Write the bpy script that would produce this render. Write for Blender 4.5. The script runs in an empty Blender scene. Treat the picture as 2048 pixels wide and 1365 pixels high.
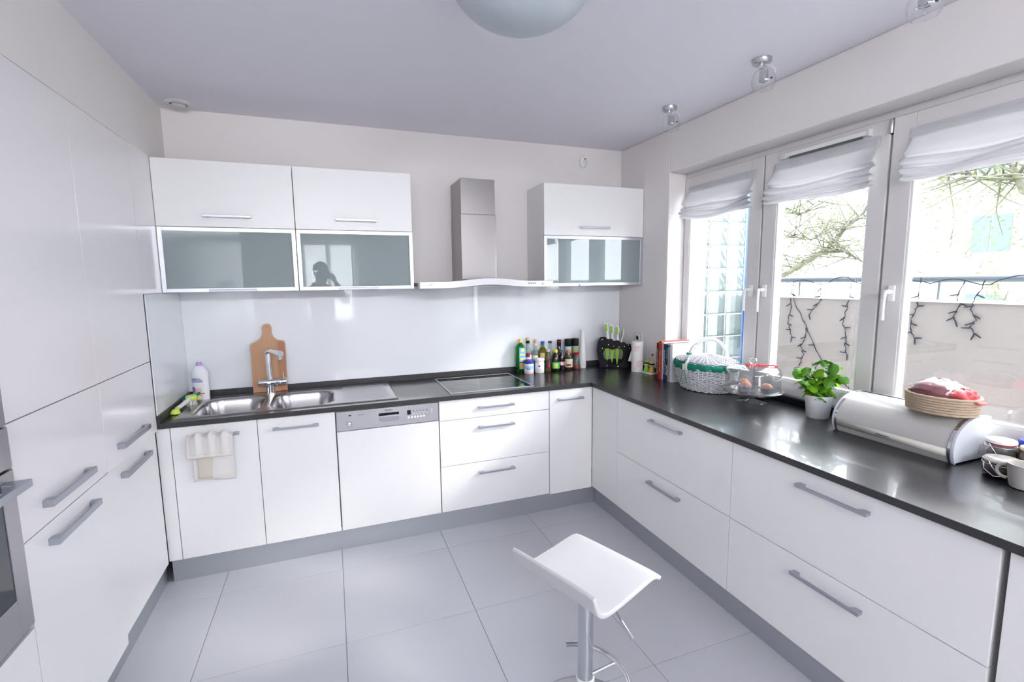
import bpy, bmesh, math, random
from mathutils import Vector, Matrix
PI = math.pi
random.seed(7)
S = bpy.context.scene
COL = S.collection

# ------------------------------------------------------------------ camera
cam_d = bpy.data.cameras.new('camera')
cam = bpy.data.objects.new('camera', cam_d); COL.objects.link(cam)
_y, _p, _r = .3565, -.1238, -.0122
_W = Vector((math.sin(_y)*math.cos(_p), math.cos(_y)*math.cos(_p), math.sin(_p)))
_r0 = Vector((math.cos(_y), -math.sin(_y), 0)); _u0 = _r0.cross(_W)
_R = _r0*math.cos(_r) + _u0*math.sin(_r); _U = -_r0*math.sin(_r) + _u0*math.cos(_r)
_m = Matrix((_R, _U, -_W)).transposed().to_4x4(); _m.translation = Vector((-2.2504, -3.4685, 1.5991))
cam.matrix_world = _m
cam_d.sensor_width = 36; cam_d.lens = 965.7435/2048*36; cam_d.clip_start = .05; cam_d.clip_end = 900
S.camera = cam

# ------------------------------------------------------------------ light
S.view_settings.view_transform = 'Standard'; S.view_settings.look = 'None'
S.view_settings.gamma = 1; S.view_settings.use_curve_mapping = False
S.view_settings.exposure = 1.14
w = bpy.data.worlds.new('hazy_sky'); S.world = w; w.use_nodes = True
_bg = w.node_tree.nodes['Background']; _bg.inputs[0].default_value = (.90, .918, 1, 1); _bg.inputs[1].default_value = 6.0
sd = bpy.data.lights.new('sun', 'SUN'); sd.energy = 1.1; sd.angle = math.radians(7); sd.color = (1, .95, .88)
sun = bpy.data.objects.new('sun', sd); COL.objects.link(sun)
sun.rotation_euler = Vector((-.80, .50, -.53)).to_track_quat('-Z', 'Y').to_euler()
def portal(name, loc, rot, sx, sy):
    d = bpy.data.lights.new(name, 'AREA'); d.shape = 'RECTANGLE'; d.size = sx; d.size_y = sy
    d.cycles.is_portal = True
    o = bpy.data.objects.new(name, d); o.location = loc; o.rotation_euler = rot; COL.objects.link(o)
portal('portal', (.37, -1.96, 1.63), (0, PI/2, 0), 1.42, 2.72)
portal('portal', (-2.25, -7.42, 1.6), (-PI/2, 0, 0), 1.0, 1.65)
portal('portal', (.37, -5.5, 1.35), (0, PI/2, 0), 2.15, 2.7)

def area(name, loc, direction, sx, sy, power, col=(1, 1, 1)):
    d = bpy.data.lights.new(name, 'AREA'); d.shape = 'RECTANGLE'; d.size = sx; d.size_y = sy; d.energy = power; d.color = col
    o = bpy.data.objects.new(name, d); o.location = loc; o.rotation_euler = Vector(direction).to_track_quat('-Z', 'Y').to_euler(); COL.objects.link(o)
area('rear_fill_light', (-2.3, -5.9, 2.515), (-.05, 1, -.30), 3.6, .18, 46, (.96, .965, 1))  # added fill high behind the camera, standing in for rear-room daylight
area('daylight_at_rear_window', (-2.25, -8.1, 1.7), (0, 1, 0), 1.3, 1.9, 36, (.97, .975, 1))

# ------------------------------------------------------------------ materials
MATS = {}
def mat(name, col, rough=.5, metal=0, spec=.5, coat=0, noise=0, nscale=40, bump=0, bscale=200, stretch=None, trans=0, ior=1.45, emit=None, sub=0, alpha=1, crough=.03):
    m = bpy.data.materials.new(name); m.use_nodes = True; nt = m.node_tree; b = nt.nodes['Principled BSDF']
    c = (col[0], col[1], col[2], 1)
    b.inputs['Base Color'].default_value = c; b.inputs['Roughness'].default_value = rough
    b.inputs['Metallic'].default_value = metal; b.inputs['Specular IOR Level'].default_value = spec
    b.inputs['Coat Weight'].default_value = coat; b.inputs['Coat Roughness'].default_value = crough
    b.inputs['Transmission Weight'].default_value = trans; b.inputs['IOR'].default_value = ior
    if sub: b.inputs['Subsurface Weight'].default_value = sub; b.inputs['Subsurface Radius'].default_value = (.01, .01, .01)
    if noise or bump:
        tc = nt.nodes.new('ShaderNodeTexCoord'); mp = nt.nodes.new('ShaderNodeMapping')
        nt.links.new(tc.outputs['Object'], mp.inputs[0])
        if stretch: mp.inputs['Scale'].default_value = stretch
    if noise:
        n = nt.nodes.new('ShaderNodeTexNoise'); n.inputs['Scale'].default_value = nscale; n.inputs['Detail'].default_value = 5
        nt.links.new(mp.outputs[0], n.inputs['Vector'])
        mx = nt.nodes.new('ShaderNodeMix'); mx.data_type = 'RGBA'
        mx.inputs[6].default_value = tuple(max(0, v*(1-noise)) for v in col)+(1,); mx.inputs[7].default_value = tuple(min(1, v*(1+noise)) for v in col)+(1,)
        nt.links.new(n.outputs['Fac'], mx.inputs[0]); nt.links.new(mx.outputs[2], b.inputs['Base Color'])
    if bump:
        n = nt.nodes.new('ShaderNodeTexNoise'); n.inputs['Scale'].default_value = bscale; n.inputs['Detail'].default_value = 4
        nt.links.new(mp.outputs[0], n.inputs['Vector'])
        bp = nt.nodes.new('ShaderNodeBump'); bp.inputs['Strength'].default_value = bump; bp.inputs['Distance'].default_value = .002
        nt.links.new(n.outputs['Fac'], bp.inputs['Height']); nt.links.new(bp.outputs[0], b.inputs['Normal'])
    MATS[name] = m; return m
def thin_glass(name, tint=(1, 1, 1), refl=1.0, rough=0.0, haze=0, hazecol=(.9, .95, .95)):
    m = bpy.data.materials.new(name); m.use_nodes = True; nt = m.node_tree; nt.nodes.clear()
    out = nt.nodes.new('ShaderNodeOutputMaterial'); tr = nt.nodes.new('ShaderNodeBsdfTransparent'); gl = nt.nodes.new('ShaderNodeBsdfGlossy')
    tr.inputs[0].default_value = (*tint, 1); gl.inputs['Roughness'].default_value = rough
    fr = nt.nodes.new('ShaderNodeFresnel'); fr.inputs[0].default_value = 1.5
    ge = nt.nodes.new('ShaderNodeNewGeometry'); mr = nt.nodes.new('ShaderNodeMapRange'); mr.inputs['To Min'].default_value = 1.5; mr.inputs['To Max'].default_value = 1/1.5
    nt.links.new(ge.outputs['Backfacing'], mr.inputs['Value']); nt.links.new(mr.outputs[0], fr.inputs[0])
    ml = nt.nodes.new('ShaderNodeMath'); ml.operation = 'MULTIPLY'; ml.inputs[1].default_value = refl; ml.use_clamp = True
    nt.links.new(fr.outputs[0], ml.inputs[0])
    base = tr.outputs[0]
    if haze:
        df = nt.nodes.new('ShaderNodeBsdfTranslucent'); df.inputs[0].default_value = (*hazecol, 1)
        d2 = nt.nodes.new('ShaderNodeBsdfDiffuse'); d2.inputs[0].default_value = (*hazecol, 1)
        a0 = nt.nodes.new('ShaderNodeMixShader'); a0.inputs[0].default_value = .6
        nt.links.new(df.outputs[0], a0.inputs[1]); nt.links.new(d2.outputs[0], a0.inputs[2])
        a = nt.nodes.new('ShaderNodeMixShader'); a.inputs[0].default_value = haze
        nt.links.new(tr.outputs[0], a.inputs[1]); nt.links.new(a0.outputs[0], a.inputs[2]); base = a.outputs[0]
    mx = nt.nodes.new('ShaderNodeMixShader'); nt.links.new(ml.outputs[0], mx.inputs[0])
    nt.links.new(base, mx.inputs[1]); nt.links.new(gl.outputs[0], mx.inputs[2]); nt.links.new(mx.outputs[0], out.inputs[0])
    MATS[name] = m; return m
def fabric(name, col, transl=.5, transp=0):
    m = bpy.data.materials.new(name); m.use_nodes = True; nt = m.node_tree; nt.nodes.clear()
    out = nt.nodes.new('ShaderNodeOutputMaterial'); a = nt.nodes.new('ShaderNodeBsdfDiffuse'); b = nt.nodes.new('ShaderNodeBsdfTranslucent')
    a.inputs[0].default_value = b.inputs[0].default_value = (*col, 1)
    mx = nt.nodes.new('ShaderNodeMixShader'); mx.inputs[0].default_value = transl
    nt.links.new(a.outputs[0], mx.inputs[1]); nt.links.new(b.outputs[0], mx.inputs[2])
    res = mx.outputs[0]
    if transp:
        t = nt.nodes.new('ShaderNodeBsdfTransparent'); m2 = nt.nodes.new('ShaderNodeMixShader'); m2.inputs[0].default_value = transp
        nt.links.new(res, m2.inputs[1]); nt.links.new(t.outputs[0], m2.inputs[2]); res = m2.outputs[0]
    nt.links.new(res, out.inputs[0]); MATS[name] = m; return m
WALL = mat('wall_paint', (.81, .775, .76), .85, bump=.05, bscale=300)
WALLR = mat('wall_paint_reveal', (.73, .705, .69), .8, bump=.05, bscale=300)
CEIL = mat('ceiling_paint', (.84, .82, .885), .9)
TILE = mat('floor_tile_glaze', (.535, .545, .585), .27, spec=.5, noise=.015, nscale=3)
GROUT = mat('grout', (.36, .37, .38), .9)
WHITE = mat('cabinet_lacquer', (.845, .835, .835), .32, spec=.45)
GLOSSW = mat('cabinet_gloss', (.845, .815, .825), .16, spec=.5)
CARC = mat('carcass', (.70, .70, .70), .6)
STONE = mat('black_worktop', (.005, .005, .008), .29, spec=.70, coat=.32, crough=.05, bump=.10, bscale=60, stretch=(1, 1, 1), noise=.4, nscale=90)
STONEE = mat('black_edge', (.035, .034, .038), .42, noise=.2, nscale=120)
SEAM = mat('worktop_seam', (.10, .10, .105), .3)
STEEL = mat('brushed_steel', (.43, .42, .44), .28, 1, bump=.12, bscale=90, stretch=(1, 1, 30))
STEELH = mat('brushed_steel_hood', (.30, .285, .28), .27, 1, bump=.1, bscale=60, stretch=(1, 1, 25))
STEELS = mat('sink_steel', (.40, .39, .405), .22, 1)
STEELD = mat('oven_steel', (.46, .45, .47), .36, 1)
ALU = mat('aluminium', (.60, .62, .66), .38, 1)
PLIN = mat('plinth_aluminium', (.50, .52, .55), .42, .85, bump=.05, bscale=120, stretch=(1, 1, 30))
HAND = mat('handle_aluminium', (.42, .44, .49), .36, .75)
CHROME = mat('chrome', (.80, .81, .83), .07, 1)
CHROMES = mat('satin_chrome', (.56, .58, .60), .22, 1)
SPLASH = mat('painted_glass', (.81, .83, .855), .25, spec=.4, coat=1)
FROST = thin_glass('frosted_glass', (.80, .88, .88), 1.8, .01, .72, (.50, .575, .585))
PANE = thin_glass('window_glass', (.97, .985, .98), 1.0)
CLEAR = thin_glass('clear_thin_glass', (.985, .99, .99), 2.0, .02, .03, (.9, .93, .95))
PVC = mat('window_pvc', (.72, .70, .69), .32)
PVCW = mat('white_plastic', (.86, .86, .86), .3)
PLAST = mat('grey_white_plastic', (.70, .70, .69), .4)
BLIND = fabric('blind_fabric', (.78, .775, .79), .34, .03)
BLIND2 = fabric('blind_header_fabric', (.70, .70, .73), .25)
CURT = fabric('curtain_fabric', (.86, .86, .88), .6, .25)
BLACK = mat('black_plastic', (.010, .010, .012), .5, spec=.2)
BLKG = mat('black_glass', (.010, .011, .012), .03, spec=.6)
DGLASS = mat('oven_glass', (.03, .04, .05), .04, spec=.8)
GREYR = mat('ring_print', (.12, .12, .13), .2)
WOOD = mat('beech_wood', (.56, .31, .18), .5, noise=.22, nscale=10, stretch=(1, 1, .12), bump=.05, bscale=80)
WOODD = mat('beech_wood_dark', (.44, .20, .105), .5, noise=.15, nscale=10, stretch=(1, 1, .12))
SEAT = mat('white_leatherette', (.62, .62, .63), .38, bump=.15, bscale=350)
GREEN = mat('lime_green', (.28, .55, .03), .35)
WICK = mat('white_wicker', (.72, .72, .75), .5, noise=.06, nscale=60)
TEAL = mat('teal_cloth', (.0, .22, .145), .75, noise=.2, nscale=30)
RIBG = mat('green_ribbon', (.04, .30, .14), .5)
ROPE = mat('rope_cord', (.52, .40, .29), .85, bump=.6, bscale=160, noise=.2, nscale=100)
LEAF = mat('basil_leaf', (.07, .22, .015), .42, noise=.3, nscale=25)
LEAF2 = fabric('basil_leaf_pale', (.20, .45, .03), .55)  # brighter translucent green, given to some leaves at random
STEM = mat('plant_stem', (.16, .30, .06), .6)
SOIL = mat('soil', (.04, .028, .02), .95)
POT = mat('white_pot', (.80, .80, .82), .35)
BREADB = mat('bread_box_enamel', (.56, .55, .53), .26, spec=.5, coat=.3)
BREADS = mat('bread_box_strip', (.70, .68, .62), .5)
BREADP = mat('bread_box_end', (.66, .68, .74), .3)
MUFF = mat('muffin_top', (.46, .20, .11), .8, bump=.8, bscale=150, noise=.3, nscale=50)
MUFC = mat('muffin_case', (.12, .11, .14), .6)
MUFL = mat('muffin_case_lilac', (.42, .40, .58), .6)
REDB = mat('red_beads', (.75, .01, .03), .3)
CERAM = mat('mug_ceramic', (.44, .425, .40), .25)
CONC = mat('rough_render', (.275, .25, .245), .95, bump=.8, bscale=40, noise=.08, nscale=6)
CONCT = mat('parapet_cap', (.62, .60, .57), .9)
RAILM = mat('painted_rail', (.10, .125, .15), .4)
BLUEF = mat('blue_frame', (.012, .07, .30), .4)
GBLK = thin_glass('glass_block', (.78, .86, .86), 1.2, .05, .35, (.42, .47, .48))
GEDGE = thin_glass('glass_block_edge', (.38, .55, .55), 1.0, .1, .5, (.15, .26, .26))
MORT = mat('mortar', (.42, .43, .42), .9)
CORD = mat('light_string_cord', (.010, .014, .028), .8)
BARK = mat('bark', (.20, .19, .165), .9, noise=.2, nscale=8)
TLEAF = fabric('young_leaf', (.19, .24, .11), .6)
BLDG = mat('pale_facade', (.50, .50, .49), .9)
BLDG2 = mat('grey_facade', (.26, .27, .27), .9)  # darker grey for some distant blocks, roof houses and window surrounds
BWIN = mat('facade_window', (.08, .11, .15), .4)
GROUND = mat('lawn', (.16, .2, .1), .95, noise=.3, nscale=.2)
WFLOOR = mat('balcony_floor', (.45, .44, .42), .9)
TOWEL = fabric('towel_cloth', (.80, .775, .75), .1)
TOWEL2 = fabric('towel_cloth_beige', (.72, .65, .56), .1)
YSTR = fabric('towel_stripe', (.80, .74, .50), .1)
TRANSB = thin_glass('plastic_bag', (.97, .95, .96), 1.2, .10, .07, (.92, .85, .90))
MEAT = mat('dark_red_goods', (.16, .02, .03), .5, noise=.4, nscale=40)
PINKB = mat('pink_red_bag', (.80, .13, .14), .4, noise=.1, nscale=30)
PAPER = mat('kitchen_paper', (.86, .85, .84), .9, bump=.2, bscale=150)
REDP = mat('red_print', (.80, .16, .16), .8)
def C(n, col, rough=.4, **k):
    return MATS.get(n) or mat(n, col, rough, **k)

# ------------------------------------------------------------------ mesh helpers
WL = {}
class MB:
    def __init__(s): s.v = []; s.f = []; s.mi = None
    def add(s, vs, fs):
        n = len(s.v); s.v += [tuple(v) for v in vs]; s.f += [tuple(i+n for i in f) for f in fs]; return s
    def box(s, a, b):
        x0, y0, z0 = (min(p, q) for p, q in zip(a, b)); x1, y1, z1 = (max(p, q) for p, q in zip(a, b))
        return s.add([(x0, y0, z0), (x1, y0, z0), (x1, y1, z0), (x0, y1, z0), (x0, y0, z1), (x1, y0, z1), (x1, y1, z1), (x0, y1, z1)],
                     [(0, 3, 2, 1), (4, 5, 6, 7), (0, 1, 5, 4), (1, 2, 6, 5), (2, 3, 7, 6), (3, 0, 4, 7)])
    def lathe(s, prof, c=(0, 0, 0), n=32, a0=0, a1=2*PI, sx=1, sy=1, axis='z', sq=0):
        full = abs(a1-a0-2*PI) < 1e-6; k = n if full else n+1; vs = []
        for r, z in prof:
            for i in range(k):
                t = a0+(a1-a0)*i/n; q = 1
                if sq: q = 1/((abs(math.cos(t))**sq+abs(math.sin(t))**sq)**(1/sq))
                p = (r*q*math.cos(t)*sx, r*q*math.sin(t)*sy, z)
                if axis == 'x': p = (p[2], p[0], p[1])
                if axis == 'y': p = (p[0], p[2], p[1])
                vs.append((c[0]+p[0], c[1]+p[1], c[2]+p[2]))
        fs = []
        for j in range(len(prof)-1):
            for i in range(n):
                i2 = (i+1) % k if full else i+1
                fs.append((j*k+i, j*k+i2, (j+1)*k+i2, (j+1)*k+i))
        if full and len(prof) == 2:
            if prof[0][0] > 1e-6: fs.append(tuple(range(k-1, -1, -1)))
            if prof[-1][0] > 1e-6: fs.append(tuple((len(prof)-1)*k+i for i in range(k)))
        return s.add(vs, fs)
    def tube(s, pts, r, n=10, caps=True, closed=False, flat=None):
        pts = [Vector(p) for p in pts]; m = len(pts); vs = []; up = Vector((0, 0, 1)); prev = None
        for i, p in enumerate(pts):
            if closed: t = pts[(i+1) % m]-pts[i-1]
            else: t = pts[min(i+1, m-1)]-pts[max(i-1, 0)]
            t.normalize()
            if prev is None:
                a = up if abs(t.z) < .9 else Vector((1, 0, 0)); u = t.cross(a).normalized()
            else:
                u = (prev-t*prev.dot(t)); u = u.normalized() if u.length > 1e-6 else t.orthogonal().normalized()
            prev = u; w_ = t.cross(u); rr = r[i] if isinstance(r, (list, tuple)) else r
            for k in range(n):
                a = 2*PI*k/n; fx = flat or 1
                vs.append(p+u*math.cos(a)*rr+w_*math.sin(a)*rr*fx)
        fs = []
        for i in range(m if closed else m-1):
            j = (i+1) % m
            for k in range(n): k2 = (k+1) % n; fs.append((i*n+k, i*n+k2, j*n+k2, j*n+k))
        if caps and not closed: fs += [tuple(range(n-1, -1, -1)), tuple((m-1)*n+k for k in range(n))]
        return s.add(vs, fs)
    def ball(s, c, r, n=16, sz=1):
        return s.lathe([(r*math.sin(PI*i/n*1.0) if 0 < i < n else 0.0, -r*sz*math.cos(PI*i/n)) for i in range(n+1)], c, n*2)
    def prism(s, out, fn):      # convex or simple outline; fn(u,v,w) -> xyz, w in (0,1)
        n = len(out)
        vs = [fn(u, v, 0) for u, v in out]+[fn(u, v, 1) for u, v in out]
        return s.add(vs, [tuple(range(n-1, -1, -1)), tuple(range(n, 2*n))]+[(i, (i+1) % n, n+(i+1) % n, n+i) for i in range(n)])
    def grid(s, nu, nv, fn, closeu=False):
        vs = [fn(i/(nu-(0 if closeu else 1)), j/(nv-1)) for j in range(nv) for i in range(nu)]; fs = []
        for j in range(nv-1):
            for i in range(nu if closeu else nu-1):
                i2 = (i+1) % nu; fs.append((j*nu+i, j*nu+i2, (j+1)*nu+i2, (j+1)*nu+i))
        return s.add(vs, fs)
    def build(s, name, m, parent=None, smooth=False, bevel=0, local=False, solid=0, sub=0, recalc=True, seg=2):
        off = Vector((0, 0, 0)) if (local or parent is None) else WL.get(parent.name, Vector((0, 0, 0)))
        me = bpy.data.meshes.new(name)
        me.from_pydata([(v[0]-off.x, v[1]-off.y, v[2]-off.z) for v in s.v], [], s.f)
        if recalc:
            bm = bmesh.new(); bm.from_mesh(me); bmesh.ops.recalc_face_normals(bm, faces=bm.faces); bm.to_mesh(me); bm.free()
        me.materials.append(m)
        if smooth:
            me.polygons.foreach_set('use_smooth', [True]*len(me.polygons))
            if smooth != 2: me.set_sharp_from_angle(angle=math.radians(40))
        o = bpy.data.objects.new(name, me); COL.objects.link(o)
        if parent is not None: o.parent = parent; WL[o.name] = off
        else: WL[o.name] = Vector((0, 0, 0))
        if solid:
            q = o.modifiers.new('s', 'SOLIDIFY'); q.thickness = solid; q.offset = 0
        if bevel:
            q = o.modifiers.new('b', 'BEVEL'); q.width = bevel; q.segments = seg; q.limit_method = 'ANGLE'; q.angle_limit = math.radians(40)
        if sub:
            q = o.modifiers.new('u', 'SUBSURF'); q.levels = sub; q.render_levels = sub
        return o
def tag(o, label=None, cat=None, group=None, kind=None):
    if label: o['label'] = label
    if cat: o['category'] = cat
    if group: o['group'] = group
    if kind: o['kind'] = kind
    return o
def thing(name, loc, label, cat, group=None, rz=0, kind=None):
    o = bpy.data.objects.new(name, None); COL.objects.link(o); o.location = loc; o.rotation_euler.z = rz
    o.empty_display_size = .05
    WL[o.name] = Vector(loc)
    return tag(o, label, cat, group, kind)
def struct(o): o['kind'] = 'structure'; return o
def copy_tree(o, parent=None):
    c = o.copy(); COL.objects.link(c)
    if parent is not None: c.parent = parent
    for ch in [x for x in o.children]: copy_tree(ch, c)
    return c
def curve_prism(name, loops, depth, m, parent, fn=None, bevel=0, local=True):
    """flat outline (with holes) in the local XZ plane, extruded along local +Y by depth"""
    cu = bpy.data.curves.new('tmp', 'CURVE'); cu.dimensions = '2D'; cu.fill_mode = 'BOTH'; cu.extrude = depth/2; cu.bevel_depth = bevel
    for lp in loops:
        sp = cu.splines.new('POLY'); sp.points.add(len(lp)-1)
        for i, (x, z) in enumerate(lp): sp.points[i].co = (x, z, 0, 1)
        sp.use_cyclic_u = True
    to = bpy.data.objects.new('tmp', cu); COL.objects.link(to)
    dg = bpy.context.evaluated_depsgraph_get()
    me = bpy.data.meshes.new_from_object(to.evaluated_get(dg))
    COL.objects.unlink(to); bpy.data.objects.remove(to)
    for v in me.vertices:
        x, y, z = v.co; q = (x, depth/2-z, y); v.co = Vector(fn(*q)) if fn else Vector(q)
    off = WL.get(parent.name, Vector()) if (parent is not None and not local) else Vector()
    for v in me.vertices: v.co -= off
    me.materials.clear(); me.materials.append(m)
    o = bpy.data.objects.new(name, me); COL.objects.link(o)
    if parent is not None: o.parent = parent
    WL[o.name] = off
    return o
def text(name, s, size, m, parent, loc, mat3, ext=.0004):
    """mat3: columns = text right, text up, outward"""
    cu = bpy.data.curves.new(name, 'FONT'); cu.body = s; cu.size = size; cu.extrude = ext; cu.align_x = 'CENTER'; cu.align_y = 'CENTER'
    to = bpy.data.objects.new('tmp', cu); COL.objects.link(to)
    me = bpy.data.meshes.new_from_object(to.evaluated_get(bpy.context.evaluated_depsgraph_get()))
    COL.objects.unlink(to); bpy.data.objects.remove(to); me.materials.clear(); me.materials.append(m)
    o = bpy.data.objects.new(name, me); COL.objects.link(o)
    off = WL.get(parent.name, Vector()) if parent is not None else Vector()
    r = Matrix(mat3).transposed().to_4x4(); r.translation = Vector(loc)-off
    o.parent = parent; o.matrix_local = r
    return o
def rrect(x0, z0, x1, z1, r, n=6):
    out = []
    for cx, cz, a in ((x1-r, z0+r, -PI/2), (x1-r, z1-r, 0), (x0+r, z1-r, PI/2), (x0+r, z0+r, PI)):
        for i in range(n+1): t = a+PI/2*i/n; out.append((cx+r*math.cos(t), cz+r*math.sin(t)))
    return out
# orientation maps: (u along, d out of the front, h up) -> world
FB, FR, FLX, FU = .588, .588, 3.113, .314
def back(x, y0, z): return lambda u, d, h: (x+u, y0-d, z+h)
def right(y, x0, z): return lambda u, d, h: (x0-d, y+u, z+h)
def left(y, x0, z): return lambda u, d, h: (x0+d, y+u, z+h)
def handle(fn, L, parent, H=.013, D=.030):
    a = L/2
    o = [(-a+.003, 0), (-a, D), (a, D), (a-.003, 0), (a-.026, 0), (a-.036, D-.009), (-a+.036, D-.009), (-a+.026, 0)]
    return MB().prism(o, lambda u, v, w_: fn(u, v, (w_-.5)*H)).build('handle', HAND, parent, bevel=.0012)
def panel(name, fn, u0, u1, z0, z1, m, parent, t=.018, g=.0016, bevel=.0012):
    a = fn(u0+g, 0, z0+g); b = fn(u1-g, -t, z1-g)
    return MB().box(a, b).build(name, m, parent, bevel=bevel)

# ================================================================== SETTING
H = 2.622; YB = -7.2; XB = -5.2
fl = struct(MB().box((XB, YB, -.06), (.345, .02, -.004)).build('floor', GROUT))
tm = {}
gx = [-2.87+.6*i for i in range(-4, 6)]; gy = [-.152-.6*i for i in range(-1, 12)]
for x0 in gx:
    for y1 in gy:
        a, b = max(x0, XB), min(x0+.6, 0.0); c, d = max(y1-.6, YB), min(y1, 0.0)
        if b-a < .02 or d-c < .02: continue
        k = (round(b-a, 3), round(d-c, 3))
        if k not in tm:
            o = MB().box((.0012, .0012, -.01), (b-a-.0012, d-c-.0012, 0)).build('tile', TILE, fl, bevel=.0007, seg=1); tm[k] = o
        else:
            o = tm[k].copy(); COL.objects.link(o)
        o.parent = fl; o.location = (a, c, 0)
struct(MB().box((XB, YB, H), (.345, .02, H+.12)).build('ceiling', CEIL))
struct(MB().box((XB, 0, 0), (.345, .12, H)).build('wall_back', WALL))
OY0, OY1, OZ0, OZ1 = -.605, -3.325, .905, 2.332
wr = MB()
wr.box((0, OY0, 0), (.345, 0, H)); wr.box((0, -4.2, 0), (.345, OY1, H)); wr.box((0, YB, 0), (.345, -6.82, H)); wr.box((0, -6.82, 0), (.345, -4.2, .3)); wr.box((0, -6.82, 2.45), (.345, -4.2, H)); wr.box((0, OY1, 0), (.345, OY0, OZ0-.035)); wr.box((0, OY1, OZ1), (.345, OY0, H))
struct(wr.build('wall_right', WALL, bevel=.006))
wl = MB(); wl.box((-3.72, -3.0, 2.279), (-3.118, 0, H)); wl.box((-3.78, -3.0, 0), (-3.72, 0, H)); wl.box((-3.78, -3.06, 0), (-3.118, -3.0, H))
struct(wl.build('wall_left', WALL))
struct(MB().box((XB-.1, YB, 0), (XB, 0, H)).build('wall_far_left', WALL))
wb = MB(); wb.box((XB, YB-.2, 0), (-2.74, YB, H)); wb.box((-1.76, YB-.2, 0), (.345, YB, H)); wb.box((-2.74, YB-.2, 2.40), (-1.76, YB, H)); wb.box((-2.74, YB-.2, 0), (-1.76, YB, .78))
struct(wb.build('wall_rear', WALL))
wn = struct(MB().box((-2.74, YB-.12, 2.33), (-1.76, YB-.05, 2.40)).box((-2.74, YB-.12, .78), (-2.67, YB-.05, 2.33)).box((-1.83, YB-.12, .78), (-1.76, YB-.05, 2.33)).box((-2.30, YB-.12, .85), (-2.22, YB-.05, 2.33)).box((-2.67, YB-.12, .78), (-1.83, YB-.05, .85)).build('window_5', PVC))
MB().box((-2.67, YB-.09, .85), (-2.30, YB-.085, 2.33)).build('pane', PANE, wn); MB().box((-2.22, YB-.09, .85), (-1.83, YB-.085, 2.33)).build('pane', PANE, wn)
tag(MB().grid(200, 2, lambda u, v: (-2.80+1.10*u, YB+.10+.022*math.sin(u*2*PI*17)+.01*math.sin(u*37), .10+2.36*v)).build('sheer_curtain', CURT, smooth=2), 'white sheer curtain on the rear window, mirrored in the glass cupboard doors', 'curtain')
wn = struct(MB().box((.10, -6.82, 2.38), (.17, -4.2, 2.45)).box((.10, -6.82, .3), (.17, -4.2, .37)).box((.10, -6.82, .37), (.17, -6.74, 2.38)).box((.10, -4.28, .37), (.17, -4.2, 2.38)).box((.10, -5.56, .37), (.17, -5.46, 2.38)).build('window_6', PVC))  # added unseen window, lets more daylight in from behind the camera
for a, b in ((-6.74, -5.56), (-5.46, -4.28)): MB().box((.13, a, .37), (.134, b, 2.38)).build('pane', PANE, wn)
tag(MB().grid(300, 2, lambda u, v: (-.08+.022*math.sin(u*2*PI*31)+.01*math.sin(u*57), -6.95+2.85*u, .04+2.46*v)).build('sheer_curtain', CURT, smooth=2), 'white sheer curtain on the added wide window behind the camera, unseen', 'curtain')

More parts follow.
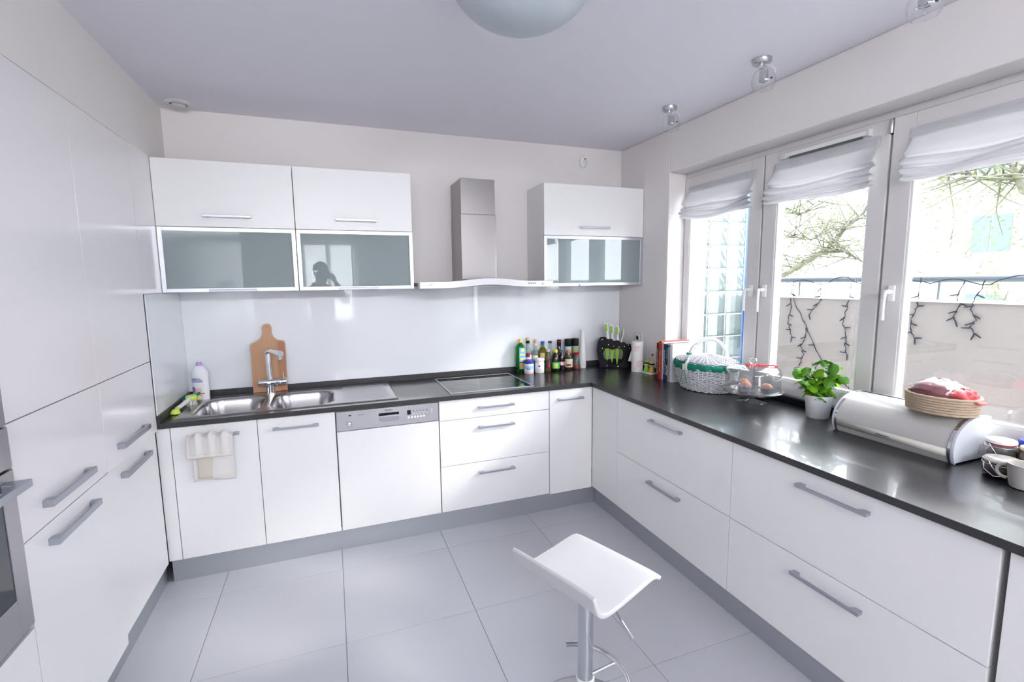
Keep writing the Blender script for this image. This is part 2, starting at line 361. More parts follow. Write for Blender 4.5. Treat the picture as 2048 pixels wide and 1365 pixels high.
# ---- windows on the right wall
FX = .135
YS = [-.605, -1.275, -1.955, -2.635, -3.315]
G = [(-.662, -1.183), (-1.370, -1.876), (-2.050, -2.556), (-2.73, -3.24)]
for i in range(4):
    ya, yb = YS[i], YS[i+1]; ga, gb = G[i]
    wf = MB()
    wf.box((FX+.012, yb, .93), (FX+.075, ya, .955)); wf.box((FX+.012, yb, 2.30), (FX+.075, ya, OZ1))
    wf.box((FX+.018, ya-.018, .955), (FX+.075, ya, 2.30)); wf.box((FX+.018, yb, .955), (FX+.075, yb+.018, 2.30))
    wi = struct(wf.build('window_%d' % (i+1), PVC, bevel=.002))
    sa = ya-.006; sb = yb+.006
    sh = MB()
    z0, z1, g0, g1 = .942, 2.297, 1.024, 2.205
    sh.box((FX, ga, z0), (FX+.068, sa, z1)); sh.box((FX, sb, z0), (FX+.068, gb, z1))
    sh.box((FX, gb, z0), (FX+.068, ga, g0)); sh.box((FX, gb, g1), (FX+.068, ga, z1))
    so = sh.build('sash', PVC, wi, bevel=.003)
    MB().box((FX+.030, gb+.004, g0+.004), (FX+.034, ga-.004, g1-.004)).build('pane', PANE, wi)
    bd = MB(); bd.box((FX+.004, gb, g0), (FX+.028, gb+.010, g1)); bd.box((FX+.004, ga-.010, g0), (FX+.028, ga, g1)); bd.box((FX+.004, gb+.01, g0), (FX+.028, ga-.01, g0+.010))
    bd.build('glazing_bead', PVCW, wi, bevel=.002)
    if i < 3:
        hy = (-1.222, -1.322, -2.012)[i]
        ro = MB().box((FX-.011, hy-.016, 1.485), (FX, hy+.016, 1.56)).build('handle_plate', PVCW, wi, bevel=.005)
        s_ = -1 if i == 0 else 1
        hb = MB().tube([(FX-.008, hy, 1.53), (FX-.040, hy, 1.53)], .010, 12)
        hb.tube([(FX-.042, hy, 1.536), (FX-.046, hy+.004, 1.525), (FX-.048, hy+.006, 1.47), (FX-.046, hy+.006, 1.402)], [.011, .011, .009, .010], 12, flat=.8)
        hb.build('handle', PVCW, wi, smooth=True)
    if i == 1:
        MB().lathe([(.007, -.03), (.008, -.028), (.008, .028), (.007, .03)], (FX-.006, yb+.0, 2.262), 12).build('hinge', ALU, wi, smooth=True)
        MB().box((FX+.002, yb-.004, 2.228), (FX+.01, yb+.004, 2.296)).build('hinge_plate', BLACK, wi)
        vt = MB().box((FX-.022, -1.86, 2.250), (FX, -1.43, 2.272)).build('ventilation_grille', PVCW, wi, bevel=.005)
        MB().box((FX-.019, -1.83, 2.242), (FX-.004, -1.45, 2.2505)).build('ventilation_slot', C('vent_dark', (.12, .12, .13)), wi)
        MB().box((FX-.024, -1.872, 2.244), (FX, -1.858, 2.276)).box((FX-.024, -1.432, 2.244), (FX, -1.40, 2.272)).build('end_cap', PLAST, wi, bevel=.002)
# black seal strip along the foot of the window frames
struct(MB().box((.122, OY1, .9), (.150, OY0, .930)).build('trim_1', BLACK, bevel=.003))
struct(MB().box((.150, OY1, .86), (.345, OY0, .942)).build('sill', C('outer_sill', (.75, .75, .76)), bevel=.002))

# the storeys above, seen from nowhere but shading the balcony
struct(MB().box((.05, YB-.2, H+.12), (.345, 6, 9.5)).box((.05, .12, -9), (.345, 6, H+.12)).build('wall_outside', C('facade_render', (.62, .60, .57), .9)))

# ---- roman blinds
def blind(y0, y1, label, sag, seed):
    rnd = random.Random(seed)
    t = thing('roman_blind', (FX, (y0+y1)/2, 2.23), label, 'blind', 'white roman blinds above the windows')
    prof = [(.000, 2.232), (.006, 2.215), (.010, 2.185), (.022, 2.160), (.040, 2.135), (.050, 2.118), (.030, 2.108), (.026, 2.100), (.050, 2.092), (.064, 2.080), (.058, 2.070), (.036, 2.066), (.038, 2.060), (.062, 2.056), (.068, 2.046), (.056, 2.038), (.040, 2.037), (.044, 2.030), (.060, 2.026), (.058, 2.016), (.030, 2.013)]
    ph = [rnd.uniform(0, 6) for _ in range(4)]
    def fn(u, v):
        k = v*(len(prof)-1); i = min(int(k), len(prof)-2); q = k-i
        px = prof[i][0]*(1-q)+prof[i+1][0]*q; pz = prof[i][1]*(1-q)+prof[i+1][1]*q
        e = abs(u-.5)*2; y = y0+(y1-y0)*u
        widen = 1+.04*min(1, max(0, (2.17-pz)/.08)); y = (y0+y1)/2+(y-(y0+y1)/2)*widen
        wv = .004*math.sin(u*9+ph[0]+v*8)+.003*math.sin(u*23+ph[1]-v*11)
        am = min(1, v*3)
        return (FX-.004-px*(1+.15*math.sin(u*5+ph[2]))-wv*am, y, pz+sag*(1-e*e)*-.012*am+.006*math.sin(u*7+ph[3]+v*5)*am)
    b = MB().grid(60, 81, fn).build('shade_fabric', BLIND, t, smooth=2, solid=.0012)
    MB().grid(30, 8, lambda u, v: (FX-.0065-.006*v+.001*math.sin(u*20), y0+(y1-y0)*u, 2.234-.045*v)).build('header', BLIND2, t, smooth=2)
    return t
BL = [(-.655, -1.228, 'white roman blind on the left narrow window beside the wall'),
      (-1.352, -1.912, 'white roman blind below the vent strip of the middle window'),
      (-2.040, -2.60, 'white roman blind on the right-hand window, cut by the frame edge')]
for k, (a, b, l) in enumerate(BL): blind(a, b, l, 1, k+3)
def chain(x, y, z0, z1, parent, name='bead_chain', step=.0085):
    m_ = MB(); z = z0
    while z > z1: m_.lathe([(0, -.0022), (.0022, 0), (0, .0022)], (x, y, z), 6); z -= step
    m_.tube([(x, y, z0), (x, y, z1)], .0006, 4)
    o = m_.build(name, PLAST, parent); o['kind'] = 'stuff'; return o
c1 = thing('blind_chain', (FX-.01, -.637, 1.02), 'white beaded blind cord hanging left of the narrow window', 'cord'); chain(FX-.008, -.637, 2.03, 1.0, c1)
c2 = thing('blind_chain', (FX-.01, -1.86, 1.05), 'doubled beaded blind cord hanging at the right of the middle window', 'cord')
chain(FX-.012, -1.850, 2.20, 1.04, c2); chain(FX-.012, -1.862, 2.20, 1.04, c2)

# ================================================================== OUTSIDE
struct(MB().box((-60, -80, -9.2), (160, 120, -9)).build('ground', GROUND))
struct(MB().box((.345, -8, .45), (1.45, .4, .62)).build('balcony_floor', WFLOOR))
bp_ = MB().box((1.24, -8, .62), (1.40, .05, 1.437)).build('balcony_parapet', CONC); tag(bp_, 'rough beige rendered balcony parapet outside the windows', 'wall')
MB().box((1.225, -8, 1.437), (1.415, .05, 1.450)).build('coping', CONCT, bp_, bevel=.003)
rl = thing('balcony_railing', (1.3, -1.5, 1.45), 'grey blue tube handrail running above the balcony parapet', 'railing')
MB().tube([(1.29, .02, 1.580), (1.29, -8, 1.577)], .021, 16).build('rail', RAILM, rl, smooth=True)
for y in (-.60, -1.56, -2.6, -3.6):
    MB().tube([(1.31, y, 1.44), (1.295, y-.01, 1.565)], .007, 8).build('post', RAILM, rl, smooth=True)
# glass block screen closing the balcony end
gb_ = thing('glass_block_screen', (.9, -.15, .62), 'glass block screen with blue frame at the balcony end', 'wall')
MB().box((1.185, -.15, .62), (1.245, -.09, 2.62)).build('frame_post', BLUEF, gb_, bevel=.003)
MB().box((1.176, -.152, .62), (1.19, -.09, 2.62)).build('frame_flange', C('pale_blue_frame', (.16, .24, .42)), gb_, bevel=.002)
mo = MB()
bx0 = .388; zs0 = .70
for j in range(11): mo.box((.345, -.148, zs0-.006+.1955*j), (1.18, -.078, zs0+.006+.1955*j))
for i in range(5): mo.box((bx0-.005+.2*i, -.148, .62), (bx0+.005+.2*i, -.078, 2.66))
mo.build('mortar_grid', MORT, gb_)
def wavy(u, v, k): return .004*math.sin(u*16+v*9+k)+.003*math.sin(u*34-v*22+k*2)
for k in range(4):
    bx = bx0+.2*k+.006; 
    for j in range(10):
        bz = zs0+.1955*j+.007
        o = MB().grid(14, 14, lambda u, v: (bx+.188*u, -.151+(wavy(u*1.2, v*1.4, j*3+k*5) if 0 < u < 1 and 0 < v < 1 else .006), bz+.181*v)).grid(2, 2, lambda u, v: (bx+.188*u, -.081, bz+.181*v)).build('glass_block', GBLK, gb_, smooth=2)
        ed = MB().box((bx, -.145, bz), (bx+.014, -.081, bz+.181)).box((bx+.174, -.145, bz), (bx+.188, -.081, bz+.181)).box((bx+.014, -.145, bz), (bx+.174, -.081, bz+.010)).build('block_edge', GEDGE, o)
# icicle string lights along the rail
gl = thing('string_lights', (1.22, -1.3, 1.56), 'dark icicle string lights hanging from the balcony handrail', 'string lights')
def strand(pts, seed, name='strand'):
    rnd = random.Random(seed); P_ = []
    for a, b in zip(pts[:-1], pts[1:]):
        for q in range(6):
            f_ = q/6; P_.append((1.232+.006*rnd.uniform(-1, 1), a[0]+(b[0]-a[0])*f_+.004*rnd.uniform(-1, 1), a[1]+(b[1]-a[1])*f_))
    P_.append((1.232, *pts[-1]))
    MB().tube(P_, .0022, 5).tube([(p[0]-.003, p[1]+.003*math.sin(i*1.7), p[2]) for i, p in enumerate(P_)], .0016, 5).build(name, CORD, gl, smooth=2)
    return P_
def bulb(p, dy, dz):
    d = Vector((-.15, dy, dz)).normalized(); p = Vector(p)
    MB().tube([p, p+d*.012, p+d*.014, p+d*.040, p+d*.044], [.0035, .0045, .0045, .0038, .001], 6).build('bulb', CORD, gl, smooth=True)
ST = [[(-.609, 1.56), (-.585, 1.453), (-.60, 1.36), (-.572, 1.24), (-.60, 1.19), (-.617, 1.12)],
      [(-.629, 1.56), (-.60, 1.45), (-.76, 1.18), (-.873, .979), (-1.139, .767)],
      [(-.742, 1.21), (-.735, 1.12), (-.705, 1.06), (-.73, .99), (-.70, .90), (-.69, .82)],
      [(-.89, .97), (-.84, .93), (-.845, .86), (-.82, .79)],
      [(-.835, 1.56), (-.84, 1.50), (-.845, 1.43), (-.80, 1.37), (-.755, 1.31)],
      [(-1.07, 1.55), (-1.06, 1.44), (-1.045, 1.36), (-1.03, 1.26), (-1.06, 1.18), (-1.055, 1.12), (-1.075, 1.04)],
      [(-1.504, 1.59), (-1.50, 1.45), (-1.49, 1.39), (-1.468, 1.321), (-1.47, 1.25), (-1.497, 1.205)],
      [(-1.73, 1.574), (-1.70, 1.47), (-1.717, 1.42), (-1.69, 1.36), (-1.70, 1.335)],
      [(-1.83, 1.573), (-1.787, 1.47), (-1.775, 1.401), (-1.80, 1.34), (-1.78, 1.30), (-1.80, 1.265)]]
rn = random.Random(3)
for k, s_ in enumerate(ST):
    P_ = strand(s_, k)
    for i in range(5, len(P_), 5): bulb(P_[i], rn.choice((-1, 1))*rn.uniform(.5, 1), rn.uniform(-.6, .1))
    bulb(P_[-1], rn.uniform(-.5, .5), -1)
P_ = [(1.235, -.6-2.2*i/60, 1.562+.018*math.sin(i*.7)+(.02 if i % 13 > 8 else 0)) for i in range(61)]
MB().tube(P_, .0035, 5).build('cable', CORD, gl, smooth=2)
# trees with young leaves
def branch(m_, pts, r0, r1):
    n = len(pts); m_.tube(pts, [r0+(r1-r0)*i/(n-1) for i in range(n)], 6)
def tree(base, limbs, label, seed, nleaf, box):
    rnd = random.Random(seed); t = thing('tree', base, label, 'tree', 'spring trees beyond the balcony')
    m_ = MB()
    for pts, r0, r1 in limbs: branch(m_, pts, r0, r1)
    tips = []
    for pts, r0, r1 in limbs:
        for k in range(int(11*len(pts))):
            i = rnd.randrange(len(pts)-1); f_ = rnd.random(); a = Vector(pts[i]).lerp(Vector(pts[i+1]), f_)
            if a.z < box: continue
            d = Vector((rnd.uniform(-1, 1), rnd.uniform(-1, 1), rnd.uniform(-.4, 1))).normalized()*rnd.uniform(.5, 1.3)
            mid = a+d*.5+Vector((rnd.uniform(-.1, .1), rnd.uniform(-.1, .1), rnd.uniform(-.1, .1))); e = a+d
            m_.tube([a, mid, e], [.014, .009, .003], 4); tips += [a.lerp(mid, rnd.random()), mid, mid.lerp(e, rnd.random()), e]
    m_.build('branches', BARK, t, smooth=2)
    lv = MB()
    for _ in range(nleaf):
        p = rnd.choice(tips)+Vector((rnd.gauss(0, .10), rnd.gauss(0, .10), rnd.gauss(0, .10))); s_ = rnd.uniform(.015, .04)
        a = Vector((rnd.uniform(-1, 1), rnd.uniform(-1, 1), rnd.uniform(-1, 1))).normalized(); b = a.orthogonal().normalized()
        lv.add([p-a*s_, p+b*s_*.5, p+a*s_, p-b*s_*.5], [(0, 1, 2, 3)])
    o = lv.build('leaves', TLEAF, t, recalc=False); o['kind'] = 'stuff'
tree((6, 5.2, -9), [([(6, 5.2, -9), (6, 5.0, -3), (6.1, 4.5, .6), (6, 3.6, 1.63), (6, 3.1, 1.88), (6, 2.68, 2.1), (6, 2.4, 2.44), (6, 2.1, 2.65), (6, 1.4, 3.4)], .10, .014),
                    ([(6, 2.68, 2.1), (6, 2.37, 2.02), (6, 2.04, 1.83), (6.1, 1.5, 1.7)], .025, .008),
                    ([(6.1, 4.5, .6), (6, 4.1, 2.2), (6, 3.6, 3.2), (6, 3.2, 4.5)], .06, .02),
                    ([(6, 3.6, 2.42), (6, 3.03, 2.28), (6.1, 2.4, 2.5)], .02, .006),
                    ([(6, 3.8, 2.9), (6, 3.26, 2.75), (6.2, 2.7, 3.2)], .02, .006)],
     'bare spring tree with a long sloping branch seen through the middle window', 11, 3200, 1.0)
tree((7, -1.5, -9), [([(7, -1.5, -9), (7, -1.4, -2), (6.8, -1.0, 1.0), (6.4, -.3, 2.3), (6, .14, 2.66), (6, .35, 3.2), (5.9, .6, 4.2)], .14, .02),
                     ([(6, .2, 2.8), (6, .44, 2.84), (6, .78, 3.0), (6, 1.1, 3.0)], .016, .005)],
     'thin leafy tree seen through the right-hand window', 12, 2600, 1.0)
tree((13, 3.0, -9), [([(13, 3, -9), (13, 2.8, -2), (13, 2.6, 1.5), (13, 2.2, 4)], .2, .04), ([(13, 2.7, 0), (13, 3.6, 1.4), (13, 4.6, 2.6)], .08, .02), ([(13, 2.6, 1), (13, 1.6, 2.2), (13, .6, 3.2)], .07, .02),
                      ([(13, 3.0, -.5), (13, 5, .6), (13, 6.6, 1.2)], .07, .02)],
     'farther leafy tree between the balcony and the pale apartment block', 13, 7000, -1.0)
ab = thing('apartment_building', (22, 5, -9), 'pale apartment block with small balconies beyond the right-hand window', 'building')
MB().box((20, -6, -9), (30, 9.0, 12)).build('wall', BLDG, ab)
for z in (-1.2, 1.6, 4.4, 7.2):
    bl = MB().box((18.9, 8.9, z), (20.2, 10.6, z+.16)).build('balcony_slab', BLDG, ab)
    m_ = MB()
    for k in range(9): m_.tube([(18.95, 8.95+.2*k, z+.16), (18.95, 8.95+.2*k, z+1.1)], .012, 4)
    m_.tube([(18.95, 8.9, z+1.1), (18.95, 10.6, z+1.1)], .025, 5); m_.build('balustrade', BWIN, bl)
    for y in (6.4, 3.6, .6, -2.4):
        fr_ = MB().box((19.95, y-.05, z+.75), (20.02, y+1.25, z+2.2)).build('window', BLDG2, ab)
        MB().box((19.93, y+.04, z+.84), (19.96, y+.58, z+2.12)).box((19.93, y+.63, z+.84), (19.96, y+1.16, z+2.12)).build('pane', BWIN, fr_)
for k, (x, y, wx, wy, hh) in enumerate(((70, -95, 9, 7, 14), (60, -92, 8, 6, 9), (82, -96, 7, 7, 19), (50, -88, 12, 5, 8.5), (38, -90, 10, 6, 9), (95, -92, 9, 9, 12))):
    cbk = thing('distant_building', (x, y, -9), ('tall pale', 'low grey', 'tallest pale', 'lowest grey', 'small pale', 'broad grey')[k]+' city block on the horizon, mirrored in the right glass door', 'building', 'city blocks mirrored on the horizon')
    MB().box((x-wx/2, y-wy/2, -9), (x+wx/2, y+wy/2, -9+hh)).build('wall', BLDG2 if k % 2 else BLDG, cbk)
    MB().box((x-wx/4, y-wy/4, -9+hh), (x+wx/5, y+wy/4, -9+hh+1.5)).build('roof_house', BLDG2, cbk)

# ================================================================== CABINETS
ZP, ZT, ZW = .144, .868, .900
PL = {}
def plinth(name, a, b, label):
    o = MB().box(a, b).build(name, PLIN, bevel=.001); return tag(o, label, 'plinth')
plinth('plinth_panel', (-3.13, -.537, 0), (-.5395, -.520, ZP), 'brushed aluminium plinth under the sink side cabinets')
plinth('plinth_panel', (-.5395, -3.4, 0), (-.522, -.537, ZP), 'brushed aluminium plinth under the window side drawers')
plinth('plinth_panel', (-3.176, -3.0, 0), (-3.159, -.537, ZP), 'brushed aluminium plinth under the tall cabinets')
# --- back run
t = thing('sink_cabinet', (-2.68, -.3, ZP), 'white two-door sink cabinet, towel on its left handle', 'cabinet')
cc = MB(); cc.box((-3.113, -.57, ZP), (-3.095, -.005, ZT)).box((-2.282, -.57, ZP), (-2.266, -.005, ZT)).box((-3.095, -.57, ZP), (-2.282, -.005, ZP+.018)).box((-3.095, -.02, ZP), (-2.282, -.005, ZT)).box((-3.095, -.57, ZP), (-3.068, -.55, ZT))
cc.build('carcass', CARC, t)
panel('filler_panel', back(0, -FB, 0), -3.128, -3.0654, ZP, ZT, WHITE, t)
for x0, x1, hx in ((-3.0654, -2.6647, -2.865), (-2.6647, -2.2647, -2.471)):
    d = panel('door', back(0, -FB, 0), x0, x1, ZP, ZT, WHITE, t); handle(back(hx, -FB, .808), .235, d)
# dishwasher
t = thing('dishwasher', (-1.964, -.3, ZP), 'built-in dishwasher with steel control panel and white door', 'dishwasher')
MB().box((-2.262, -.568, ZP), (-1.666, -.01, ZT)).build('body', CARC, t)
panel('door_panel', back(0, -FB, 0), -2.2607, -1.6666, ZP, .746, WHITE, t)
cp_ = panel('control_panel', back(0, -FB-.003, 0), -2.2607, -1.6666, .748, .864, mat('panel_steel', (.56, .55, .57), .26, 1, bump=.1, bscale=90, stretch=(1, 1, 30)), t, t=.03)
yf = -FB-.003
rec = MB().box((-2.03, yf-.0015, .776), (-1.900, yf+.001, .836)).build('grip_recess', CHROMES, cp_, bevel=.002)
MB().box((-2.024, yf-.002, .816), (-1.906, yf, .832)).build('grip_gap', BLACK, cp_)
MB().prism([(-.057, .030), (.057, .030), (.057, .006), (.03, -.002), (-.03, -.002), (-.057, .006)], lambda u, v, w_: (-1.965+u, yf-.001-.006*w_, .782+v)).build('grip_flap', STEEL, cp_, bevel=.002)
MB().lathe([(0, -.005), (.0105, -.005), (.0125, -.004), (.0125, .001)], (-2.190, yf, .786), 24, axis='y').build('power_button', CHROME, cp_, smooth=True)
MB().lathe([(.0128, -.0005), (.0145, -.0005), (.0145, -.0012), (.0128, -.0012), (.0128, -.0005)], (-2.190, yf, .786), 24, axis='y').build('button_ring', BLACK, cp_)
MB().box((-2.192, yf-.001, .834), (-2.178, yf, .840)).build('lamp', BLACK, cp_)
MB().box((-2.14, yf-.0006, .8345), (-2.105, yf, .8365)).build('print_mark', GREYR, cp_)
MB().box((-1.858, yf-.0012, .806), (-1.836, yf, .834)).build('display', BLACK, cp_, bevel=.001)
for k in range(6):
    MB().lathe([(0, -.004), (.005, -.004), (.0065, -.003), (.0065, .0005)], (-1.850+.0185*k, yf, .789), 14, axis='y').build('button', PVCW, cp_, smooth=True)
for k in range(5):
    MB().box((-1.823+.0195*k, yf-.0008, .824), (-1.813+.0195*k, yf, .8275)).build('print_mark', GREYR, cp_)
    MB().lathe([(0, 0), (.0032, 0), (0, .002)], (-1.818+.0195*k, yf-.002, .808), 8, axis='y').build('indicator', PVCW, cp_)
for k in range(5): MB().box((-1.712, yf-.0008, .806+.0055*k), (-1.707, yf, .8085+.0055*k)).build('indicator', PVCW, cp_)
IB = ((1, 0, 0), (0, 0, 1), (0, -1, 0))
text('lettering', 'BOSCH', .013, BLACK, cp_, (-1.965, yf-.0005, .846), IB)
# drawers
def drawers(fn0, u0, u1, zs, hu, L, parent, hz):
    for (a, b), z in zip(zs, hz):
        d = panel('drawer', fn0, u0, u1, a, b, WHITE, parent)
        yield d, z
t = thing('drawer_cabinet', (-1.29, -.3, ZP), 'white three-drawer cabinet under the hob', 'cabinet')
MB().box((-1.662, -.568, ZP), (-.918, -.01, ZT)).build('carcass', CARC, t)
for (a, b, hz) in ((.740, ZT, .807), (.444, .740, .678), (ZP, .444, .378)):
    d = panel('drawer', back(0, -FB, 0), -1.6636, -.9164, a, b, WHITE, t); handle(back(-1.294, -FB, hz), .242, d)
t = thing('narrow_cabinet', (-.75, -.3, ZP), 'narrow white cabinet in the corner with one short handle', 'cabinet')
MB().box((-.914, -.568, ZP), (-.592, -.01, ZT)).build('carcass', CARC, t)
d = panel('door', back(0, -FB-.004, 0), -.9164, -.5895, ZP-.006, ZT, WHITE, t); handle(back(-.765, -FB-.004, .802), .193, d)
# --- right run
t = thing('corner_cabinet', (-.3, -.745, ZP), 'plain white handleless corner cabinet front beside the window drawers', 'cabinet')
MB().box((-.568, -.904, ZP), (-.01, -.59, ZT)).build('carcass', CARC, t)
panel('door', right(0, -FR, 0), -.9065, -.590, ZP, ZT, WHITE, t)
for y0, y1, hy, lb in ((-1.8435, -.9065, -1.381, 'wide white two-drawer cabinet nearest the corner under the window worktop'),
                       (-2.7825, -1.8435, -2.314, 'wide white two-drawer cabinet nearest the camera under the bread box')):
    t = thing('wide_drawer_cabinet', (-.3, (y0+y1)/2, ZP), lb, 'cabinet')
    MB().box((-.568, y0+.002, ZP), (-.01, y1-.002, ZT)).build('carcass', CARC, t)
    for a, b, hz in ((.507, ZT, .806), (ZP, .507, .444)):
        d = panel('drawer', right(0, -FR, 0), y0, y1, a, b, WHITE, t); handle(right(hy, -FR, hz), .268, d)
t = thing('end_cabinet', (-.3, -3.1, ZP), 'white cabinet front at the right picture edge beyond the drawers', 'cabinet')
MB().box((-.568, -3.395, ZP), (-.01, -2.80, ZT)).build('carcass', CARC, t)
panel('door', right(0, -FR, 0), -3.395, -2.798, ZP, ZT, WHITE, t)
# --- worktops
ZB = .873
t = thing('sink_worktop', (-1.8, -.3, ZB), 'black stone-look worktop along the back wall around sink and hob', 'worktop')
EY = -.6075
def slab(x0, x1, hole, name='slab'):
    m_ = MB()
    if hole:
        a, b, c, d = hole
        m_.box((x0, EY, ZB), (x1, c, ZW)); m_.box((x0, d, ZB), (x1, -.001, ZW)); m_.box((x0, c, ZB), (a, d, ZW)); m_.box((b, c, ZB), (x1, d, ZW))
    else: m_.box((x0, EY, ZB), (x1, -.001, ZW))
    m_.build(name, STONE, t)
    MB().box((x0, EY-.0015, ZB), (x1, EY+.0005, ZW-.0008)).build('front_edge', STONEE, t, bevel=.0006)
slab(-3.113, -1.4905, (-3.03, -2.24, -.535, -.095)); slab(-1.4895, -1.0695, None); slab(-1.0685, 0.0, None)
# trim the part of the front edge beyond the corner by covering with the window worktop
up = MB().box((-3.113, -.014, ZW), (-1.5905, -.001, .938)).build('upstand', STONEE, t, bevel=.001)
MB().box((-1.5895, -.014, ZW), (-.001, -.001, .938)).build('upstand', STONEE, t, bevel=.001)
MB().box((-3.113, EY, ZW), (-3.100, -.014, .938)).build('upstand', STONEE, t, bevel=.001)
t = thing('window_worktop', (-.3, -2, ZB), 'long black stone-look worktop running under the windows', 'worktop')
m_ = MB(); m_.box((-.6075, -3.4, ZB), (-.001, EY-.0015, ZW)); m_.box((-.001, OY1+.003, ZB), (.122, EY-.002, ZW))
m_.build('slab', STONE, t)
MB().box((-.609, -3.4, ZB), (-.607, EY, ZW-.0008)).build('front_edge', STONEE, t, bevel=.0006)
MB().box((-.6075, EY-.0022, ZW-.002), (-.001, EY-.0006, ZW+.0001)).build('joint_line', SEAM, t)
MB().box((-.014, EY, ZW), (-.001, -.014, .938)).build('upstand', STONEE, t, bevel=.001)
# --- glass splashbacks
o = MB().box((-3.108, -.008, .939), (-.002, -.001, 1.568)).build('glass_splashback', SPLASH, bevel=.001); tag(o, 'pale blue-white glass splashback along the back wall', 'splashback')
o = MB().box((-3.113, -.598, .939), (-3.108, -.008, 1.554)).build('side_splashback', SPLASH, bevel=.001); tag(o, 'glossy pale glass side panel left of the sink', 'splashback')
o = MB().box((-3.117, -.605, 1.556), (-3.113, -.001, 2.277)).build('gloss_side_panel', GLOSSW); tag(o, 'glossy white side panel above the left glass splashback', 'panel')

# --- tall cabinets on the left
def lpanel(name, y0, y1, z0, z1, parent, x=-3.113, m=None): return panel(name, left(0, x, 0), y0, y1, z0, z1, m or GLOSSW, parent, t=.019, g=.0018)
t = thing('tall_cabinet', (-3.4, -.9, ZP), 'tall white cabinet beside the sink corner, lower door set back', 'cabinet')
MB().box((-3.70, -1.185, ZP), (-3.133, -.608, .86)).box((-3.70, -1.185, .86), (-3.133, -.608, 2.272)).build('carcass', CARC, t)
lpanel('upper_door', -1.1875, -.606, 1.222, 2.276, t)
d = lpanel('middle_door', -1.1875, -.606, .862, 1.222, t); handle(left(-.934, -3.113, .937), .31, d, H=.022)
d = lpanel('lower_door', -1.1835, -.606, ZP, .858, t, x=-3.124, m=WHITE); handle(left(-.905, -3.124, .800), .305, d, H=.022)
t = thing('tall_cabinet', (-3.4, -1.47, ZP), 'tall white cabinet between the oven column and the corner cabinet', 'cabinet')
MB().box((-3.70, -1.757, ZP), (-3.133, -1.187, 2.272)).build('carcass', CARC, t)
lpanel('upper_door', -1.7605, -1.1875, 1.222, 2.276, t)
d = lpanel('middle_door', -1.7605, -1.1875, .866, 1.222, t); handle(left(-1.498, -3.113, .936), .30, d, H=.022)
d = lpanel('lower_door', -1.7605, -1.1875, .124, .866, t, m=WHITE); handle(left(-1.492, -3.113, .810), .305, d, H=.022)
t = thing('oven_housing', (-3.4, -2.06, ZP), 'white tall housing cabinet holding the built-in oven at the left edge', 'cabinet')
MB().box((-3.70, -2.36, ZP), (-3.135, -1.762, .615)).box((-3.70, -2.36, 1.62), (-3.135, -1.762, 2.272)).box((-3.70, -2.36, .615), (-3.68, -1.762, 1.62)).build('carcass', CARC, t)
lpanel('upper_door', -2.362, -1.7605, 1.62, 2.276, t); lpanel('drawer', -2.362, -1.7605, ZP, .612, t, m=WHITE)
ov = thing('built_in_oven', (-3.3, -2.06, .63), 'stainless steel built-in oven with bar handle at the left edge', 'oven')
MB().box((-3.66, -2.355, .62), (-3.13, -1.768, 1.215)).build('body', BLACK, ov)
fr_ = MB(); A_ = (-2.362, -1.766, .630, 1.095); I_ = (-2.30, -1.826, .738, 1.028)
x0, x1 = -3.13, -3.108
fr_.box((x0, I_[1], A_[2]), (x1, A_[1], A_[3])).box((x0, A_[0], A_[2]), (x1, I_[0], A_[3])).box((x0, I_[0], A_[2]), (x1, I_[1], I_[2])).box((x0, I_[0], I_[3]), (x1, I_[1], A_[3]))
dr = fr_.build('door', STEELD, ov, bevel=.001)
MB().box((-3.128, I_[0], I_[2]), (-3.1105, I_[1], I_[3])).build('window', DGLASS, dr)
MB().prism([(-.27, 0), (-.275, .05), (.275, .05), (.27, 0), (.235, 0), (.225, .036), (-.225, .036), (-.235, 0)], lambda u, v, w_: (-3.108+v, -2.064+u, 1.058+(w_-.5)*.022)).build('handle', HAND, dr, bevel=.002)
MB().box((-3.13, -2.362, 1.103), (-3.108, -1.766, 1.216)).build('control_panel', STEELD, ov, bevel=.001)
mw = thing('built_in_microwave', (-3.3, -2.06, 1.222), 'stainless steel built-in microwave above the oven at the left edge', 'microwave')
MB().box((-3.60, -2.355, 1.226), (-3.13, -1.768, 1.61)).build('body', BLACK, mw)
md = MB().box((-3.13, -2.362, 1.222), (-3.110, -1.766, 1.612)).build('door', STEELD, mw, bevel=.001)
MB().box((-3.1105, -2.2, 1.28), (-3.1092, -1.84, 1.56)).build('window', DGLASS, md)
t = thing('tall_cabinet', (-3.4, -2.68, ZP), 'tall white cabinet left of the oven, outside the picture', 'cabinet')
MB().box((-3.70, -2.998, ZP), (-3.133, -2.364, 2.272)).build('carcass', CARC, t)
lpanel('upper_door', -2.998, -2.362, 1.222, 2.276, t); lpanel('lower_door', -2.998, -2.362, ZP, 1.222, t)

